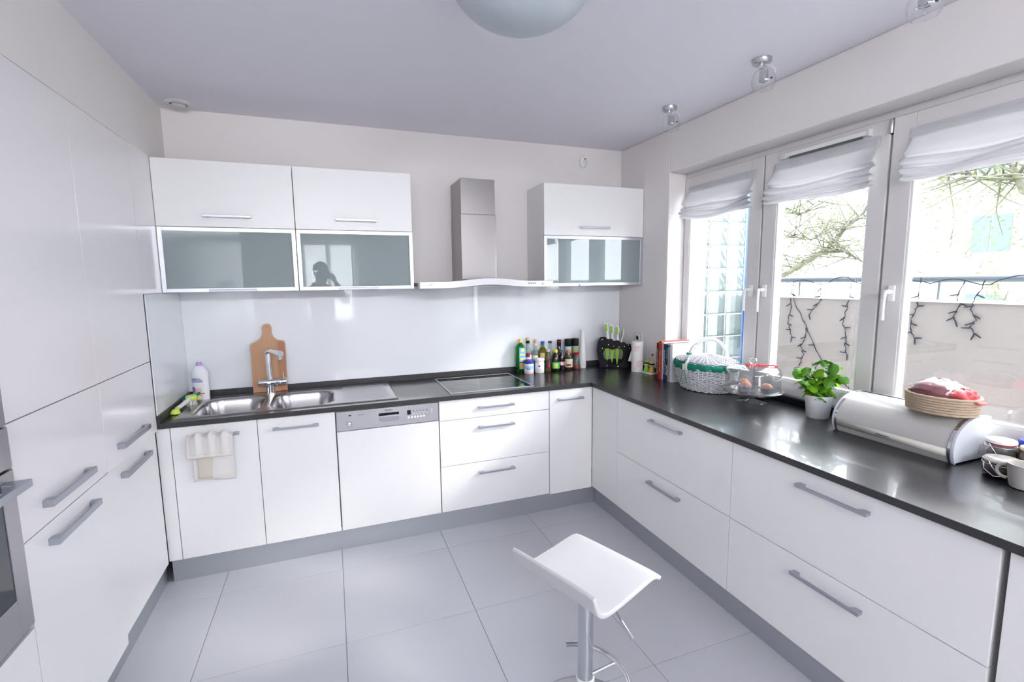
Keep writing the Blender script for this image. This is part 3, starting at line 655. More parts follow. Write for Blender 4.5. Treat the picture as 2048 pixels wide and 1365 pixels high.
# --- upper cabinets
def upper(x0, x1, hx, label, hinges=True):
    t = thing('wall_cabinet', ((x0+x1)/2, -.15, 1.556), label, 'cabinet')
    z0, zm, z1 = 1.556, 1.916, 2.2755; th = .016
    b = MB(); yF = -.293
    b.box((x0+.001, yF, z0), (x0+th, -.002, z1)).box((x1-th, yF, z0), (x1-.001, -.002, z1)).box((x0+th, yF, z1-th), (x1-th, -.002, z1)).box((x0+th, yF, z0+.002), (x1-th, -.002, z0+th)).box((x0+th, yF, zm-.008), (x1-th, -.002, zm+.008)).box((x0+th, -.012, z0+th), (x1-th, -.002, z1-th))
    b.box((x0+th, -.27, 1.73), (x1-th, -.012, 1.738))
    b.build('carcass', WHITE, t, bevel=.0008)
    d = panel('flap_door', back(0, -FU, 0), x0, x1, zm, z1, WHITE, t); handle(back(hx, -FU, 1.976), .24, d)
    g = .0016; a0, a1, c0, c1 = x0+g, x1-g, z0+g, zm-g; q = .0215
    f_ = MB(); yA, yB_ = -FU, -FU+.018
    for bx in (((a0, c0), (a0+q, c1)), ((a1-q, c0), (a1, c1)), ((a0+q, c0), (a1-q, c0+q)), ((a0+q, c1-q), (a1-q, c1))):
        f_.box((bx[0][0], yA, bx[0][1]), (bx[1][0], yB_, bx[1][1]))
    d = f_.build('glass_door', ALU, t, bevel=.001)
    MB().box((a0+q, -FU+.004, c0+q), (a1-q, -FU+.008, c1-q)).build('pane', FROST, d)
    MB().box((hx-.12, -FU-.014, z0+.001), (hx+.12, -FU, z0+.016)).build('handle', HAND, d, bevel=.002)
    for x in (a0+.09, a1-.09):
        MB().lathe([(.009, -.01), (.009, .01)], (x, -FU+.018, c1-.03), 12).build('hinge', CHROMES, d, smooth=True)
    for x in (a0+q+.008, a1-q-.008):
        for z in (1.845, 1.655): MB().lathe([(.013, -.012), (.013, .012)], (x, -FU+.030, z), 12, axis='x').build('lift_fitting', C('fitting', (.12, .12, .12)), d, smooth=True)
    MB().tube([(a1-q-.01, -FU+.04, 1.845), (a1-q-.01, -FU+.035, 1.655)], .004, 6).build('lift_arm', C('fitting', (.12, .12, .12)), d)
    return t
upper(-3.1125, -2.4245, -2.768, 'white wall cabinet over the sink, glass door below, leftmost')
upper(-2.4235, -1.7425, -2.081, 'white wall cabinet with glass door just left of the hood')
upper(-.8262, -.002, -.425, 'white wall cabinet with glass door right of the hood in the corner')
# crockery behind the frosted glass
rn = random.Random(5)
def stack(x, z, n, r, label):
    for k in range(n):
        o = MB().lathe([(0, 0), (r*.6, 0), (r, .014), (r, .018), (r*.6, .004), (0, .004)], (x, -.16, z+.0085*k), 24).build('plate', C('crockery_white', (.78, .80, .8)), smooth=True)
        tag(o, ('lowest', 'second lowest', 'third lowest', 'fourth lowest', 'fifth lowest', 'topmost')[k if k < n-1 else 5]+' '+label, 'plate', 'plates stacked behind frosted glass')
stack(-2.05, 1.738, 6, .11, 'white plate in a blurred stack behind the frosted middle door')
stack(-2.62, 1.572, 5, .11, 'white plate in a blurred stack behind the frosted left door')
for k in range(4):
    x = -2.98+.09*k
    o = MB().lathe([(0, 0), (.03, 0), (.036, .10), (.034, .10), (.028, .004), (0, .004)], (x, -.16, 1.738), 20).build('cup', C('crockery_white', (.78, .80, .8)), smooth=True)
    tag(o, ('first', 'second', 'third', 'fourth')[k]+' white cup from the left behind the frosted left door', 'cup', 'cups behind frosted glass')
# --- hood
t = thing('range_hood', (-1.29, -.25, 1.56), 'stainless steel chimney hood with curved front above the hob', 'range hood')
def hz(u):   # centre lift of the front fascia
    s_ = max(0, 1-abs(u)/.30); s_ = s_*s_*(3-2*s_); return s_*.020
def front(u, v): x = -1.29+.4475*(2*u-1); z = 1.558+hz((2*u-1)*.4475)*.9; return x, z
n = 60; vs = []; fs = []
for i in range(n+1):
    u = i/n; x, zb = front(u, 0); c_ = 1-(2*u-1)**2; yf_ = -.495-.012*c_; e = .014*hz((2*u-1)*.4475)/.02*0
    zt = 1.600+hz((2*u-1)*.4475)*1.0
    vs += [(x, yf_, zb), (x, yf_, zt), (x, yf_+.028, zt+.001), (x, yf_+.028, zb)]
for i in range(n):
    a = 4*i; b = a+4
    for k in range(4): fs.append((a+k, a+(k+1) % 4, b+(k+1) % 4, b+k))
fs += [(0, 1, 2, 3), (4*n+3, 4*n+2, 4*n+1, 4*n)]
fa = MB().add(vs, fs).build('fascia', STEEL, t, bevel=.0015)
m_ = MB(); m_.prism([(-.44, -.470), (.44, -.470), (.44, -.005), (-.44, -.005)], lambda u, v, w_: (-1.29+u, v, 1.572+.022*w_))
m_.build('canopy', STEELH, t, bevel=.002)
MB().add([(-1.43, -.40, 1.594), (-1.15, -.40, 1.594), (-1.15, -.01, 1.594), (-1.43, -.01, 1.594), (-1.413, -.28, 1.616), (-1.173, -.28, 1.616), (-1.173, -.01, 1.616), (-1.413, -.01, 1.616)], [(0, 3, 2, 1), (4, 5, 6, 7), (0, 1, 5, 4), (1, 2, 6, 5), (2, 3, 7, 6), (3, 0, 4, 7)]).build('transition', STEELH, t)
MB().box((-1.415, -.280, 1.60), (-1.171, -.002, 2.045)).build('chimney', STEELH, t, bevel=.002)
MB().box((-1.412, -.277, 2.045), (-1.174, -.002, 2.277)).build('chimney_extension', STEELH, t, bevel=.002)
MB().box((-1.60, -.46, 1.566), (-.98, -.06, 1.573)).build('filter_grid', C('filter_metal', (.35, .35, .35), .4, metal=1), t)
for x in (-1.5, -1.13): MB().lathe([(0, -.004), (.03, -.004), (.033, 0), (.033, .006)], (x, -.42, 1.566), 20).build('lamp', PVCW, t, smooth=True)
text('lettering', 'BOSCH', .015, BLACK, fa, (-1.657, -.4985, 1.581), IB)
for k in range(5): MB().box((-1.045+.018*k, -.506, 1.580), (-1.035+.018*k, -.500, 1.586)).build('button', GREYR if k in (1, 2, 3) else PVCW, fa)
MB().lathe([(0, -.001), (.007, -.001), (.007, .006)], (-.915, -.506, 1.580), 14, axis='y').build('button', PVCW, fa, smooth=True)

# ================================================================== SINK, TAP, HOB
t = thing('steel_sink', (-2.48, -.3, ZW), 'stainless steel double-bowl sink with ribbed drainer', 'sink')
SX0, SX1, SY0, SY1 = -3.058, -1.903, -.556, -.046
def sdr(x, y, cx, cy, hx, hy, r):
    qx = abs(x-cx)-hx+r; qy = abs(y-cy)-hy+r
    return math.hypot(max(qx, 0), max(qy, 0))+min(max(qx, qy), 0)-r
def sm(a): a = max(0, min(1, a)); return a*a*(3-2*a)
def sinkz(x, y):
    z = ZW+.0045
    e = min(x-SX0, SX1-x, y-SY0, SY1-y)
    z -= .0042*(1-sm(e/.006)); z += .0015*math.exp(-((e-.012)/.006)**2)
    for cx, cy, hx, hy in ((-2.828, -.325, .168, .197), (-2.437, -.325, .168, .197)):
        s_ = sdr(x, y, cx, cy, hx, hy, .10)
        z -= .004*sm(-(s_-.016)/.02)
        z -= .150*sm(-s_/.040)
        if s_ < -.04: z -= .008*(1-min(1, math.hypot(x-cx, y-cy)/.15))
    dx = sm((x+2.222)/.02)*sm((-1.935-x)/.02)*sm((y+.515)/.02)*sm((-.095-y)/.02)
    if dx > 0: z += dx*(-.001+.0021*math.exp(-((((y+.515)/.036) % 1-.5)*.036/.0052)**2))
    return z
nx, ny = 240, 260
MB().grid(nx, ny, lambda u, v: (SX0+(SX1-SX0)*u, SY0+(SY1-SY0)*v, sinkz(SX0+(SX1-SX0)*u, SY0+(SY1-SY0)*v))).build('basin', STEELS, t, smooth=2)
for cx in (-2.828, -2.437):
    MB().lathe([(.045, .001), (.043, .004), (.03, .003), (.026, -.002), (0, -.002)], (cx, -.325, .7435), 28).build('drain', CHROME, t, smooth=True)
    MB().lathe([(0, .0), (.02, 0), (.018, .006), (0, .008)], (cx, -.325, .742), 20).build('plug', CHROMES, t, smooth=True)
t = thing('mixer_tap', (-2.642, -.095, ZW), 'chrome mixer tap with angled spout standing behind the sink', 'tap')
c = (-2.642, -.098)
MB().lathe([(.031, .004), (.031, .009), (.024, .012), (.023, .064), (.021, .064)], (*c, ZW), 28).build('base', CHROME, t, smooth=True)
MB().lathe([(.0, -.064), (.022, -.064), (.024, -.061), (.024, .03), (.0225, .032), (.0225, .036), (.024, .038), (.024, .092), (.021, .097), (0, .097)], (c[0]+.0, c[1]-.004, .978), 28, axis='x').build('valve_body', CHROME, t, smooth=True)
MB().tube([(c[0], c[1], .985), (c[0]-.002, c[1], 1.06), (c[0]-.004, c[1], 1.150), (c[0]-.002, c[1]-.006, 1.176), (c[0]+.012, c[1]-.03, 1.186), (c[0]+.055, c[1]-.12, 1.184), (c[0]+.090, c[1]-.19, 1.180)], [.019, .017, .0165, .0175, .018, .018, .018], 18).build('spout', CHROME, t, smooth=True)
MB().lathe([(.0165, -.022), (.0175, 0), (.0175, .01)], (c[0]+.082, c[1]-.172, 1.165), 18).build('nozzle', CHROMES, t, smooth=True)
MB().tube([(c[0]+.080, c[1]-.004, 1.0), (c[0]+.079, c[1]-.004, 1.038)], [.004, .003], 10).build('lever', CHROME, t, smooth=True)
t = thing('ceramic_hob', (-1.3, -.315, ZW), 'black glass ceramic hob with steel rim set in the worktop', 'hob')
hx0, hx1, hy0, hy1 = -1.583, -1.017, -.562, -.074
m_ = MB(); q = .009
for a, b in (((hx0, hy0), (hx0+q, hy1)), ((hx1-q, hy0), (hx1, hy1)), ((hx0+q, hy0), (hx1-q, hy0+q)), ((hx0+q, hy1-q), (hx1-q, hy1))): m_.box((*a, ZW), (*b, ZW+.0055))
m_.build('rim', ALU, t, bevel=.0015)
MB().box((hx0+q, hy0+q, ZW), (hx1-q, hy1-q, ZW+.0042)).build('glass_plate', BLKG, t)
for x, y, r in ((-1.45, -.19, .072), (-1.15, -.19, .09), (-1.45, -.41, .09), (-1.15, -.41, .072)):
    MB().lathe([(r, .0), (r, .0004), (r-.002, .0004), (r-.002, 0)], (x, y, ZW+.0042), 48).build('cooking_ring', GREYR, t)

# ================================================================== CEILING AND WALL FITTINGS
def spot(x, y, label, tilt):
    t = thing('ceiling_spotlight', (x, y, H), label, 'spotlight', 'glass ceiling spotlights along the windows')
    MB().lathe([(0, 0), (.043, 0), (.043, -.016), (.037, -.024), (.03, -.025), (0, -.027)], (x, y, H), 32).build('base', CHROMES, t, smooth=True)
    MB().lathe([(0, -.025), (.012, -.025), (.012, -.045), (0, -.045)], (x-.004, y, H), 16).build('swivel', CHROME, t, smooth=True)
    MB().tube([(x+.012, y-.008, H-.026), (x+.034, y-.022, H-.030), (x+.048, y-.036, H-.055), (x+.046, y-.034, H-.085)], .0022, 6).build('cable', PLAST, t, smooth=True)
    g = MB(); n = 14; R_ = .052
    g.lathe([(.018, .046)]+[(R_*math.sin(a), R_*1.12*math.cos(a)) for a in [.42+(2.35-.42)*i/n for i in range(n+1)]], (x+.004, y-.010, H-.100), 36)
    g.build('glass_globe', CLEAR, t, smooth=True)
    s_ = MB().lathe([(0, .045), (.019, .045), (.021, .0), (.017, -.004), (.017, -.002), (0, -.002)], (x+.004, y-.010, H-.100), 20).build('lamp_socket', CHROMES, t, smooth=True)
    MB().lathe([(0, 0), (.005, 0), (.006, -.02), (.003, -.03), (0, -.031)], (x+.004, y-.010, H-.104), 12).build('bulb', CLEAR, t, smooth=True)
    MB().box((x+.030, y-.030, H-.092), (x+.038, y-.024, H-.086)).build('clip', BLACK, t)
spot(-.289, -.955, 'chrome and glass ceiling spotlight nearest the back corner', 0)
spot(-.289, -1.62, 'chrome and glass ceiling spotlight, middle one above the worktop', 0)
spot(-.289, -2.285, 'glass ceiling spotlight cut off by the top picture edge', 0)
t = thing('ceiling_lamp', (-1.6, -1.86, H), 'frosted white dome ceiling lamp cut by the top edge', 'lamp')
MB().lathe([(.25*math.cos(a), -.18*math.sin(a)) for a in [PI/2*i/20 for i in range(20)]]+[(0, -.18)], (-1.6, -1.86, H), 64).build('glass_dome', mat('opal_glass', (.50, .555, .60), .35, sub=0), t, smooth=2)
MB().lathe([(.0, -.001), (.12, -.001), (.12, -.012), (0, -.012)], (-1.6, -1.86, H), 32).build('mounting_plate', PLAST, t)
t = thing('ceiling_vent', (-3.012, -.108, H), 'round white ventilation valve in the ceiling corner', 'vent')
cc_ = (-3.000, -.112)
MB().lathe([(.074, 0), (.076, -.004), (.068, -.010), (.050, -.012), (.043, -.006), (.043, 0)], (*cc_, H), 48).build('rim', PLAST, t, smooth=True)
MB().lathe([(0, -.020), (.030, -.020), (.036, -.015), (.034, -.004), (0, -.004)], (*cc_, H), 40).build('disc', PLAST, t, smooth=True)
MB().lathe([(0, -.001), (.044, -.001), (.044, -.003), (0, -.003)], (*cc_, H), 30).build('shadow_gap', C('vent_dark', (.12, .12, .13)), t)
t = thing('motion_detector', (-.353, 0, 2.512), 'white oval motion detector on the back wall', 'sensor')
MB().lathe([(0, -.034), (.02, -.033), (.030, -.024), (.034, -.010), (.034, -.0)], (-.353, 0, 2.512), 32, sy=1.35, axis='y').build('housing', PVCW, t, smooth=True)
MB().ball((-.353, -.022, 2.508), .021, 12).build('lens', PLAST, t, smooth=True)
MB().box((-.362, -.046, 2.527), (-.344, -.036, 2.530)).build('indicator_slot', BLACK, t)
t = thing('wall_socket', (0, -.28, 1.143), 'pale glass-framed power socket on the right wall', 'socket')
MB().box((-.009, -.333, 1.100), (0, -.226, 1.184)).build('frame_plate', C('socket_glass', (.60, .70, .70), .12), t, bevel=.002)
MB().box((-.0115, -.307, 1.115), (-.009, -.252, 1.170)).build('insert', PVCW, t, bevel=.001)
MB().lathe([(0, -.001), (.017, -.001), (.019, -.003), (.0195, -.0035)], (-.0105, -.28, 1.143), 24, axis='x').build('socket_well', PLAST, t, smooth=True)
MB().lathe([(0, -.004), (.006, -.004), (.006, .0)], (-.0105, -.275, 1.143), 12, axis='x').build('earth_pin', BLACK, t)

# ================================================================== BAR STOOL
AX, AY = -1.468, -2.080
t = thing('bar_stool', (AX, AY, 0), 'white curved-seat bar stool with chrome column and footrest', 'stool')
MB().lathe([(.200, 0), (.200, .006), (.19, .011), (.12, .020), (.07, .034), (.045, .060), (.034, .085), (.032, .088)], (AX, AY, 0), 64).build('base', CHROMES, t, smooth=True)
MB().lathe([(.027, .02), (.027, .585), (.02, .59)], (AX, AY, 0), 32).build('column', CHROMES, t, smooth=True)
MB().lathe([(.0275, .0), (.0335, .004), (.0335, .018), (.0275, .022)], (AX, AY, .165), 32).build('collar', C('clear_plastic_ring', (.72, .78, .76), .2), t, smooth=True)
fr_c = Vector((AX+.115, AY-.055, .272))
rc = (-1.518, -2.118); zr = .212
arc = [(rc[0]+.176*math.cos(a), rc[1]+.176*math.sin(a), zr) for a in [math.radians(77-172*i/40) for i in range(41)]]
MB().tube(arc, .0095, 14).build('footrest', CHROME, t, smooth=True)
MB().tube([(AX+.02, AY-.004, .190), (-1.347, -2.085, .206)], .008, 12).build('footrest_strut', CHROME, t, smooth=True)
fu, fv = Vector((.9372, .3488, 0)), Vector((.3488, -.9372, 0))
sp = [(-.178, .668), (-.172, .650), (-.165, .628), (-.155, .606), (-.140, .591), (-.118, .583), (-.085, .581), (-.04, .583), (.01, .587), (.06, .591), (.10, .595), (.13, .597), (.150, .594), (.165, .587), (.178, .577)]
def seatf(u, v):
    k = u*(len(sp)-1); i = min(int(k), len(sp)-2); q = k-i
    uu = sp[i][0]*(1-q)+sp[i+1][0]*q; zz = sp[i][1]*(1-q)+sp[i+1][1]*q
    vv = (v-.5)*.37
    zz -= .004*(abs(v-.5)*2)**6
    p = Vector((AX, AY, 0))+fu*uu+fv*vv; return (p.x, p.y, zz)
MB().grid(29, 20, seatf).build('seat', SEAT, t, smooth=2, solid=.016, bevel=.004, sub=1)
st_ = MB()
for s_ in (-1, 1):
    for k in range(60):
        a = Vector(seatf(k/60+.004, .5+s_*.485)); b = Vector(seatf(k/60+.012, .5+s_*.485)); a.z += .0085; b.z += .0085; st_.tube([a, b], .0009, 4)
for k in range(60):
    a = Vector(seatf(.985, k/60+.004)); b = Vector(seatf(.985, k/60+.012)); a.z += .0085; b.z += .0085; st_.tube([a, b], .0009, 4)
o = st_.build('stitching', C('thread', (.70, .70, .70)), t); o['kind'] = 'stuff'
MB().box((AX-.06, AY-.06, .562), (AX+.06, AY+.06, .573)).build('mounting_plate', BLACK, t, bevel=.003)
MB().tube([(AX+.004, AY-.02, .556), (-1.448, -2.225, .540), (-1.439, -2.300, .506), (-1.437, -2.318, .497)], [.0055, .0055, .0055, .007], 10).build('height_lever', CHROME, t, smooth=True)

# ================================================================== COUNTER: SINK SIDE
Z = ZW
t = thing('cutting_board', (-2.648, -.04, Z+.006), 'beech chopping board with handle leaning behind the tap', 'cutting board')
bo = [(-.100, 0), (.100, 0), (.101, .30), (.097, .322), (.085, .328), (.055, .333), (.035, .352), (.026, .378), (.027, .41), (.022, .43), (.010, .44), (-.008, .44), (-.020, .432), (-.027, .41), (-.026, .378), (-.036, .350), (-.055, .333), (-.080, .322), (-.097, .312), (-.101, .300)]
hole = [(.0065*math.cos(a), .418+.0065*math.sin(a)) for a in [2*PI*i/14 for i in range(14)]]
def lean(x, y, z): a = math.radians(3.2); return (x, (y-.008)*math.cos(a)+z*math.sin(a), z*math.cos(a)-(y-.008)*math.sin(a))
ob = curve_prism('board', [bo, hole], .016, WOOD, t, fn=lean)
for x0, x1, m_ in ((.062, .0975, WOODD),):
    MB().prism([(x0, .002), (x1, .002), (x1, .318), (x0, .325)], lambda u, v, w_: lean(u, -.0085-.0004*w_, v)).build('stave', m_, t, local=True)
def bottle(name, x, y, label, cat, parts, rz=0, group=None, z=Z):
    t = thing(name, (x, y, z), label, cat, group, rz)
    for nm, m_, prof, kw in parts:
        MB().lathe(prof, (0, 0, 0), kw.get('n', 28), kw.get('a0', 0), kw.get('a1', 2*PI), kw.get('sx', 1), kw.get('sy', 1), sq=kw.get('sq', 0)).build(nm, m_, t, smooth=True, local=True)
    return t
WPL = C('white_hdpe', (.84, .84, .88), .35)
LIL = C('lilac_cap', (.50, .33, .72), .4)
t = bottle('washing_up_bottle', -3.022, -.095, 'white washing-up liquid bottle with lilac cap in the corner', 'bottle', [
    ('bottle_body', WPL, [(0, 0), (.040, 0), (.044, .006), (.045, .05), (.043, .10), (.045, .15), (.046, .165), (.040, .185), (.024, .205), (.016, .212), (.0, .212)], dict(sy=.62)),
    ('cap', LIL, [(.0, .212), (.017, .212), (.017, .226), (.012, .234), (0, .235)], {}),
    ('nozzle', WPL, [(.006, .234), (.005, .246), (0, .247)], {})], rz=math.radians(-8))
def arcpatch(t, name, m_, r, a, b, z0, z1, sy=1, n=10, sq=0, e=.0006):
    return MB().lathe([(r+e, z0), (r+e, z1)], (0, 0, 0), n, a, b, 1, sy, sq=sq).build(name, m_, t, smooth=True, local=True)
arcpatch(t, 'label', C('soap_label', (.80, .80, .86), .4), .0455, -PI+.35, -.95, .045, .150, .62)
arcpatch(t, 'label_stripe', C('soap_green', (.02, .20, .12), .4), .0462, -PI+.36, -1.25, .127, .131, .62)
arcpatch(t, 'label_print', C('soap_lilac', (.45, .33, .66), .4), .0462, -PI+.36, -1.10, .112, .124, .62)
arcpatch(t, 'label_print', C('soap_violet', (.24, .17, .42), .4), .0462, -PI+.36, -2.1, .05, .085, .62)
arcpatch(t, 'label_print', C('soap_skin', (.80, .55, .48), .4), .0462, -2.1, -1.3, .052, .078, .62)
arcpatch(t, 'label_print', C('soap_red', (.75, .03, .05), .4), .0462, -1.45, -1.0, .040, .047, .62)
text('lettering', 'babuno', .015, C('soap_green', (.02, .2, .12)), t, (0, 0, 0), ((1, 0, 0), (0, 0, 1), (0, -1, 0)))
[x for x in t.children if x.name.startswith('lettering')][0].location = (-.015, -.0285, .137)
t = thing('dish_sponge', (-3.055, -.165, Z), 'yellow dish sponge with green scouring side by the bottle', 'sponge', rz=math.radians(12))
SPO = C('sponge_yellow', (.86, .68, .26), .9, bump=.8, bscale=120); SCO = C('scourer_green', (.0, .24, .21), .95, bump=.8, bscale=200)
def tilt(x, y, z): a = math.radians(14); return (x*math.cos(a)-z*math.sin(a), y, x*math.sin(a)+z*math.cos(a)+.012)
m_ = MB(); m_.box((-.045, -.03, 0), (.050, .03, .026)); m_.v = [tilt(*v) for v in m_.v]; m_.build('foam', SPO, t, bevel=.006, local=True)
m_ = MB(); m_.box((-.045, -.03, .0262), (.050, .03, .034)); m_.v = [tilt(*v) for v in m_.v]; m_.build('scouring_pad', SCO, t, bevel=.002, local=True)
t = thing('dish_brush', (-3.07, -.35, Z), 'pale lime and white dish brush lying on the worktop corner', 'brush')
LIM = C('brush_lime', (.62, .80, .12), .4)
MB().tube([(-3.078, -.395, Z+.022), (-3.066, -.355, Z+.030), (-3.052, -.30, Z+.040), (-3.046, -.262, Z+.048)], [.012, .011, .012, .010], 14).build('grip', C('brush_white', (.78, .82, .80), .35), t, smooth=True)
MB().lathe([(0, .0), (.024, .002), (.021, .016), (.012, .026), (0, .028)], (-3.078, -.425, Z+.002), 24).build('grip_end', LIM, t, smooth=True)
MB().tube([(-3.078, -.418, Z+.016), (-3.072, -.372, Z+.027)], [.012, .010], 12).build('grip_joint', LIM, t, smooth=True)
MB().lathe([(.0, -.014), (.027, -.012), (.030, 0), (.026, .010), (0, .013)], (-3.044, -.235, Z+.050), 24, sy=1.15).build('brush_head', LIM, t, smooth=True)
m_ = MB(); rn = random.Random(8)
for k in range(90):
    a, r = rn.uniform(0, 2*PI), .023*math.sqrt(rn.random()); m_.tube([(-3.044+r*math.cos(a), -.235+r*math.sin(a), Z+.040), (-3.044+1.3*r*math.cos(a), -.235+1.3*r*math.sin(a), Z+.002)], .0010, 4, caps=False)
o = m_.build('bristles', C('bristle', (.85, .85, .8)), t); o['kind'] = 'stuff'
# towel over the left door handle
t = thing('tea_towel', (-2.868, -.625, .82), 'crumpled off-white tea towel hanging on the sink door handle', 'towel')
def tow(u, v):   # v 0 top .. 1 bottom
    x = -2.985+.208*u; f_ = math.sin(u*2*PI*3.4+.6)*.010*(1-.75*v)+math.sin(u*2*PI*7+1)*.003*(1-v)
    z = .826-.010*math.sin(u*2*PI*3.4)*(1-v)-.118*v-.006*u*v
    return (x-.004*v, -.633-.010*math.sin(min(1, v*5)*PI/2)+f_, z)
def tow2(u, v):
    x = -2.972+.190*u; f_ = math.sin(u*2*PI*1.3+.4)*.005
    return (x, -.614+f_-.004*v, .72-.150*v+.008*math.sin(u*5)*v)
MB().grid(70, 24, tow).build('front_fold', TOWEL, t, smooth=2, solid=.0018)
MB().grid(70, 10, lambda u, v: (tow(u, 0)[0], tow(u, 0)[1]*(1-v)+(-.6185)*v, tow(u, 0)[2]+.010*math.sin(v*PI)-.012*v)).build('top_fold', TOWEL, t, smooth=2, solid=.0018)
MB().grid(50, 16, lambda u, v: (tow2(u, v)[0], tow2(u, v)[1]+.002, tow2(u, v)[2]+.10*(1-v))).build('back_fold', TOWEL, t, smooth=2, solid=.0018)
MB().grid(26, 12, lambda u, v: (-2.972+.085*u+.022, -.617-.004*math.sin(u*3), .712-.125*v)).build('beige_check', TOWEL2, t, smooth=2, solid=.001)
for zz in (.06, .075): MB().grid(70, 2, lambda u, v: (tow(u, .78)[0], tow(u, .78)[1]-.0022, tow(u, .78+zz)[2]+.002*v)).build('stripe', YSTR, t, smooth=2)
for zz in (.585, .597): MB().grid(40, 2, lambda u, v: (-2.972+.190*u, -.6205+math.sin(u*2*PI*1.3+.4)*.005, zz+.0025*v)).build('stripe', YSTR, t, smooth=2)

# ================================================================== COUNTER: BOTTLES BY THE HOB
def G_(n, col, rough=.05): return MATS.get(n) or mat(n, col, rough, trans=.9, ior=1.4)
PX = PI  # labels face the camera: centre direction around -y, slightly -x
def lab(t, m_, r, z0, z1, half=1.1, **k): 
    return arcpatch(t, 'label', m_, r, -PI/2-.45-half, -PI/2-.45+half, z0, z1, n=14, **k)
GRG = G_('green_glass', (.02, .42, .09)); CLG = thin_glass('bottle_clear', (.80, .86, .84), 1.6, .02, .12, (.55, .62, .60)); OLG = G_('olive_glass', (.42, .36, .04)); DKG = mat('dark_sauce_glass', (.012, .006, .005), .06, spec=.8); YLG = G_('vinegar_glass', (.72, .58, .28))
CAPY = C('cap_yellow_gold', (.80, .60, .20), .4); CORKM = C('cork', (.66, .46, .28), .8); CAPB = C('cap_blue', (.02, .10, .50), .35)
def neckprof(R_, hs, hn, rn_, ht): return [(0, 0), (R_*.92, 0), (R_, .004), (R_, hs), (R_*.93, hs+.012), (R_*.6, hs+.028), (rn_*1.15, hn), (rn_, hn+.008), (rn_, ht), (0, ht)]
t = bottle('oil_bottle', -.913, -.055, 'green glass oil bottle with yellow cap and blue sunny label', 'bottle', [
    ('glass_body', GRG, [(0, 0), (.036, 0), (.038, .004), (.038, .13), (.034, .165), (.038, .185), (.036, .196), (.026, .212), (.0145, .220), (.0135, .238), (0, .238)], dict(sq=4, sy=.78, sx=.98)),
    ('cap', CAPY, [(.0, .232), (.0155, .232), (.0155, .256), (.013, .258), (0, .258)], {})], rz=math.radians(-12))
def flat(t, name, m_, x0, x1, y, z0, z1, e=.0008, bevel=0): return MB().box((x0, y-e, z0), (x1, y, z1)).build(name, m_, t, local=True, bevel=bevel)
flat(t, 'label', C('oil_label_blue', (.22, .58, .85), .5), -.012, .036, -.0325, .085, .192)
MB().lathe([(.014, -.0002), (.014, 0), (0, 0)], (.014, -.0338, .175), 20, axis='y').build('label_sun', C('sun_yellow', (.95, .85, .30), .5), t, local=True)
flat(t, 'label_print', C('sun_yellow', (.95, .85, .3)), -.009, .030, -.0334, .134, .148); flat(t, 'label_print', C('sun_yellow', (.95, .85, .3)), -.004, .034, -.0334, .096, .116)
flat(t, 'label', C('oil_label_gold', (.45, .38, .12), .5), -.012, .036, -.0325, .030, .078)
flat(t, 'label_print', C('soap_red', (.75, .03, .05)), .018, .034, -.0334, .036, .052)
t = bottle('liqueur_bottle', -.852, -.060, 'tall clear bottle with black neck band and wooden stopper', 'bottle', [
    ('glass_body', CLG, neckprof(.031, .155, .20, .0125, .235), {}), ('contents', C('dark_liquid', (.05, .015, .015), .2), [(0, .003), (.029, .003), (.029, .10), (0, .10)], {}),
    ('neck_band', BLACK, [(.0, .222), (.0145, .222), (.0145, .244), (0, .244)], {}), ('stopper', CORKM, [(0, .244), (.0155, .244), (.0155, .262), (.013, .264), (0, .264)], {})])
lab(t, C('label_crest', (.80, .72, .74), .5), .0316, .085, .135); lab(t, C('label_darkred', (.32, .02, .05), .5), .0320, .118, .150, half=.6)
t = bottle('corked_bottle', -.790, -.060, 'clear corked bottle behind the white jar', 'bottle', [
    ('glass_body', CLG, neckprof(.032, .135, .175, .0125, .225), {}), ('cork', CORKM, [(.0, .222), (.0125, .222), (.0135, .248), (0, .248)], {}), ('neck_label', C('cream_paper', (.80, .74, .60), .6), [(.0130, .20), (.0134, .201), (.0134, .218), (.0130, .219)], {})])
lab(t, C('cream_paper', (.8, .74, .6)), .0326, .09, .128, half=.7)
t = bottle('olive_oil_bottle', -.728, -.062, 'olive-green oil bottle with blue cap behind the jars', 'bottle', [
    ('glass_body', OLG, [(0, 0), (.036, 0), (.038, .004), (.038, .140), (.033, .160), (.018, .178), (.0135, .188), (.0125, .216), (0, .216)], {}), ('cap', CAPB, [(0, .208), (.0145, .208), (.0145, .232), (0, .232)], {})])
lab(t, C('label_tan', (.60, .46, .22), .5), .0386, .10, .145, half=.5)
t = bottle('slim_clear_bottle', -.663, -.058, 'slim clear bottle with dark cap behind the yellow-capped sauce', 'bottle', [
    ('glass_body', CLG, neckprof(.026, .120, .165, .0125, .215), {}), ('cap', C('navy_cap', (.03, .05, .10), .4), [(0, .212), (.0145, .212), (.0145, .230), (0, .230)], {})])
t = bottle('balsamic_bottle', -.586, -.060, 'dark vinegar bottle with black and red capsule at the back', 'bottle', [
    ('glass_body', DKG, neckprof(.032, .125, .175, .0145, .215), {}), ('capsule', BLACK, [(0, .188), (.0165, .188), (.0165, .236), (0, .236)], {}), ('red_band', C('soap_red', (.7, .03, .05)), [(.0166, .220), (.0170, .2205), (.0170, .2235), (.0166, .224)], {})])
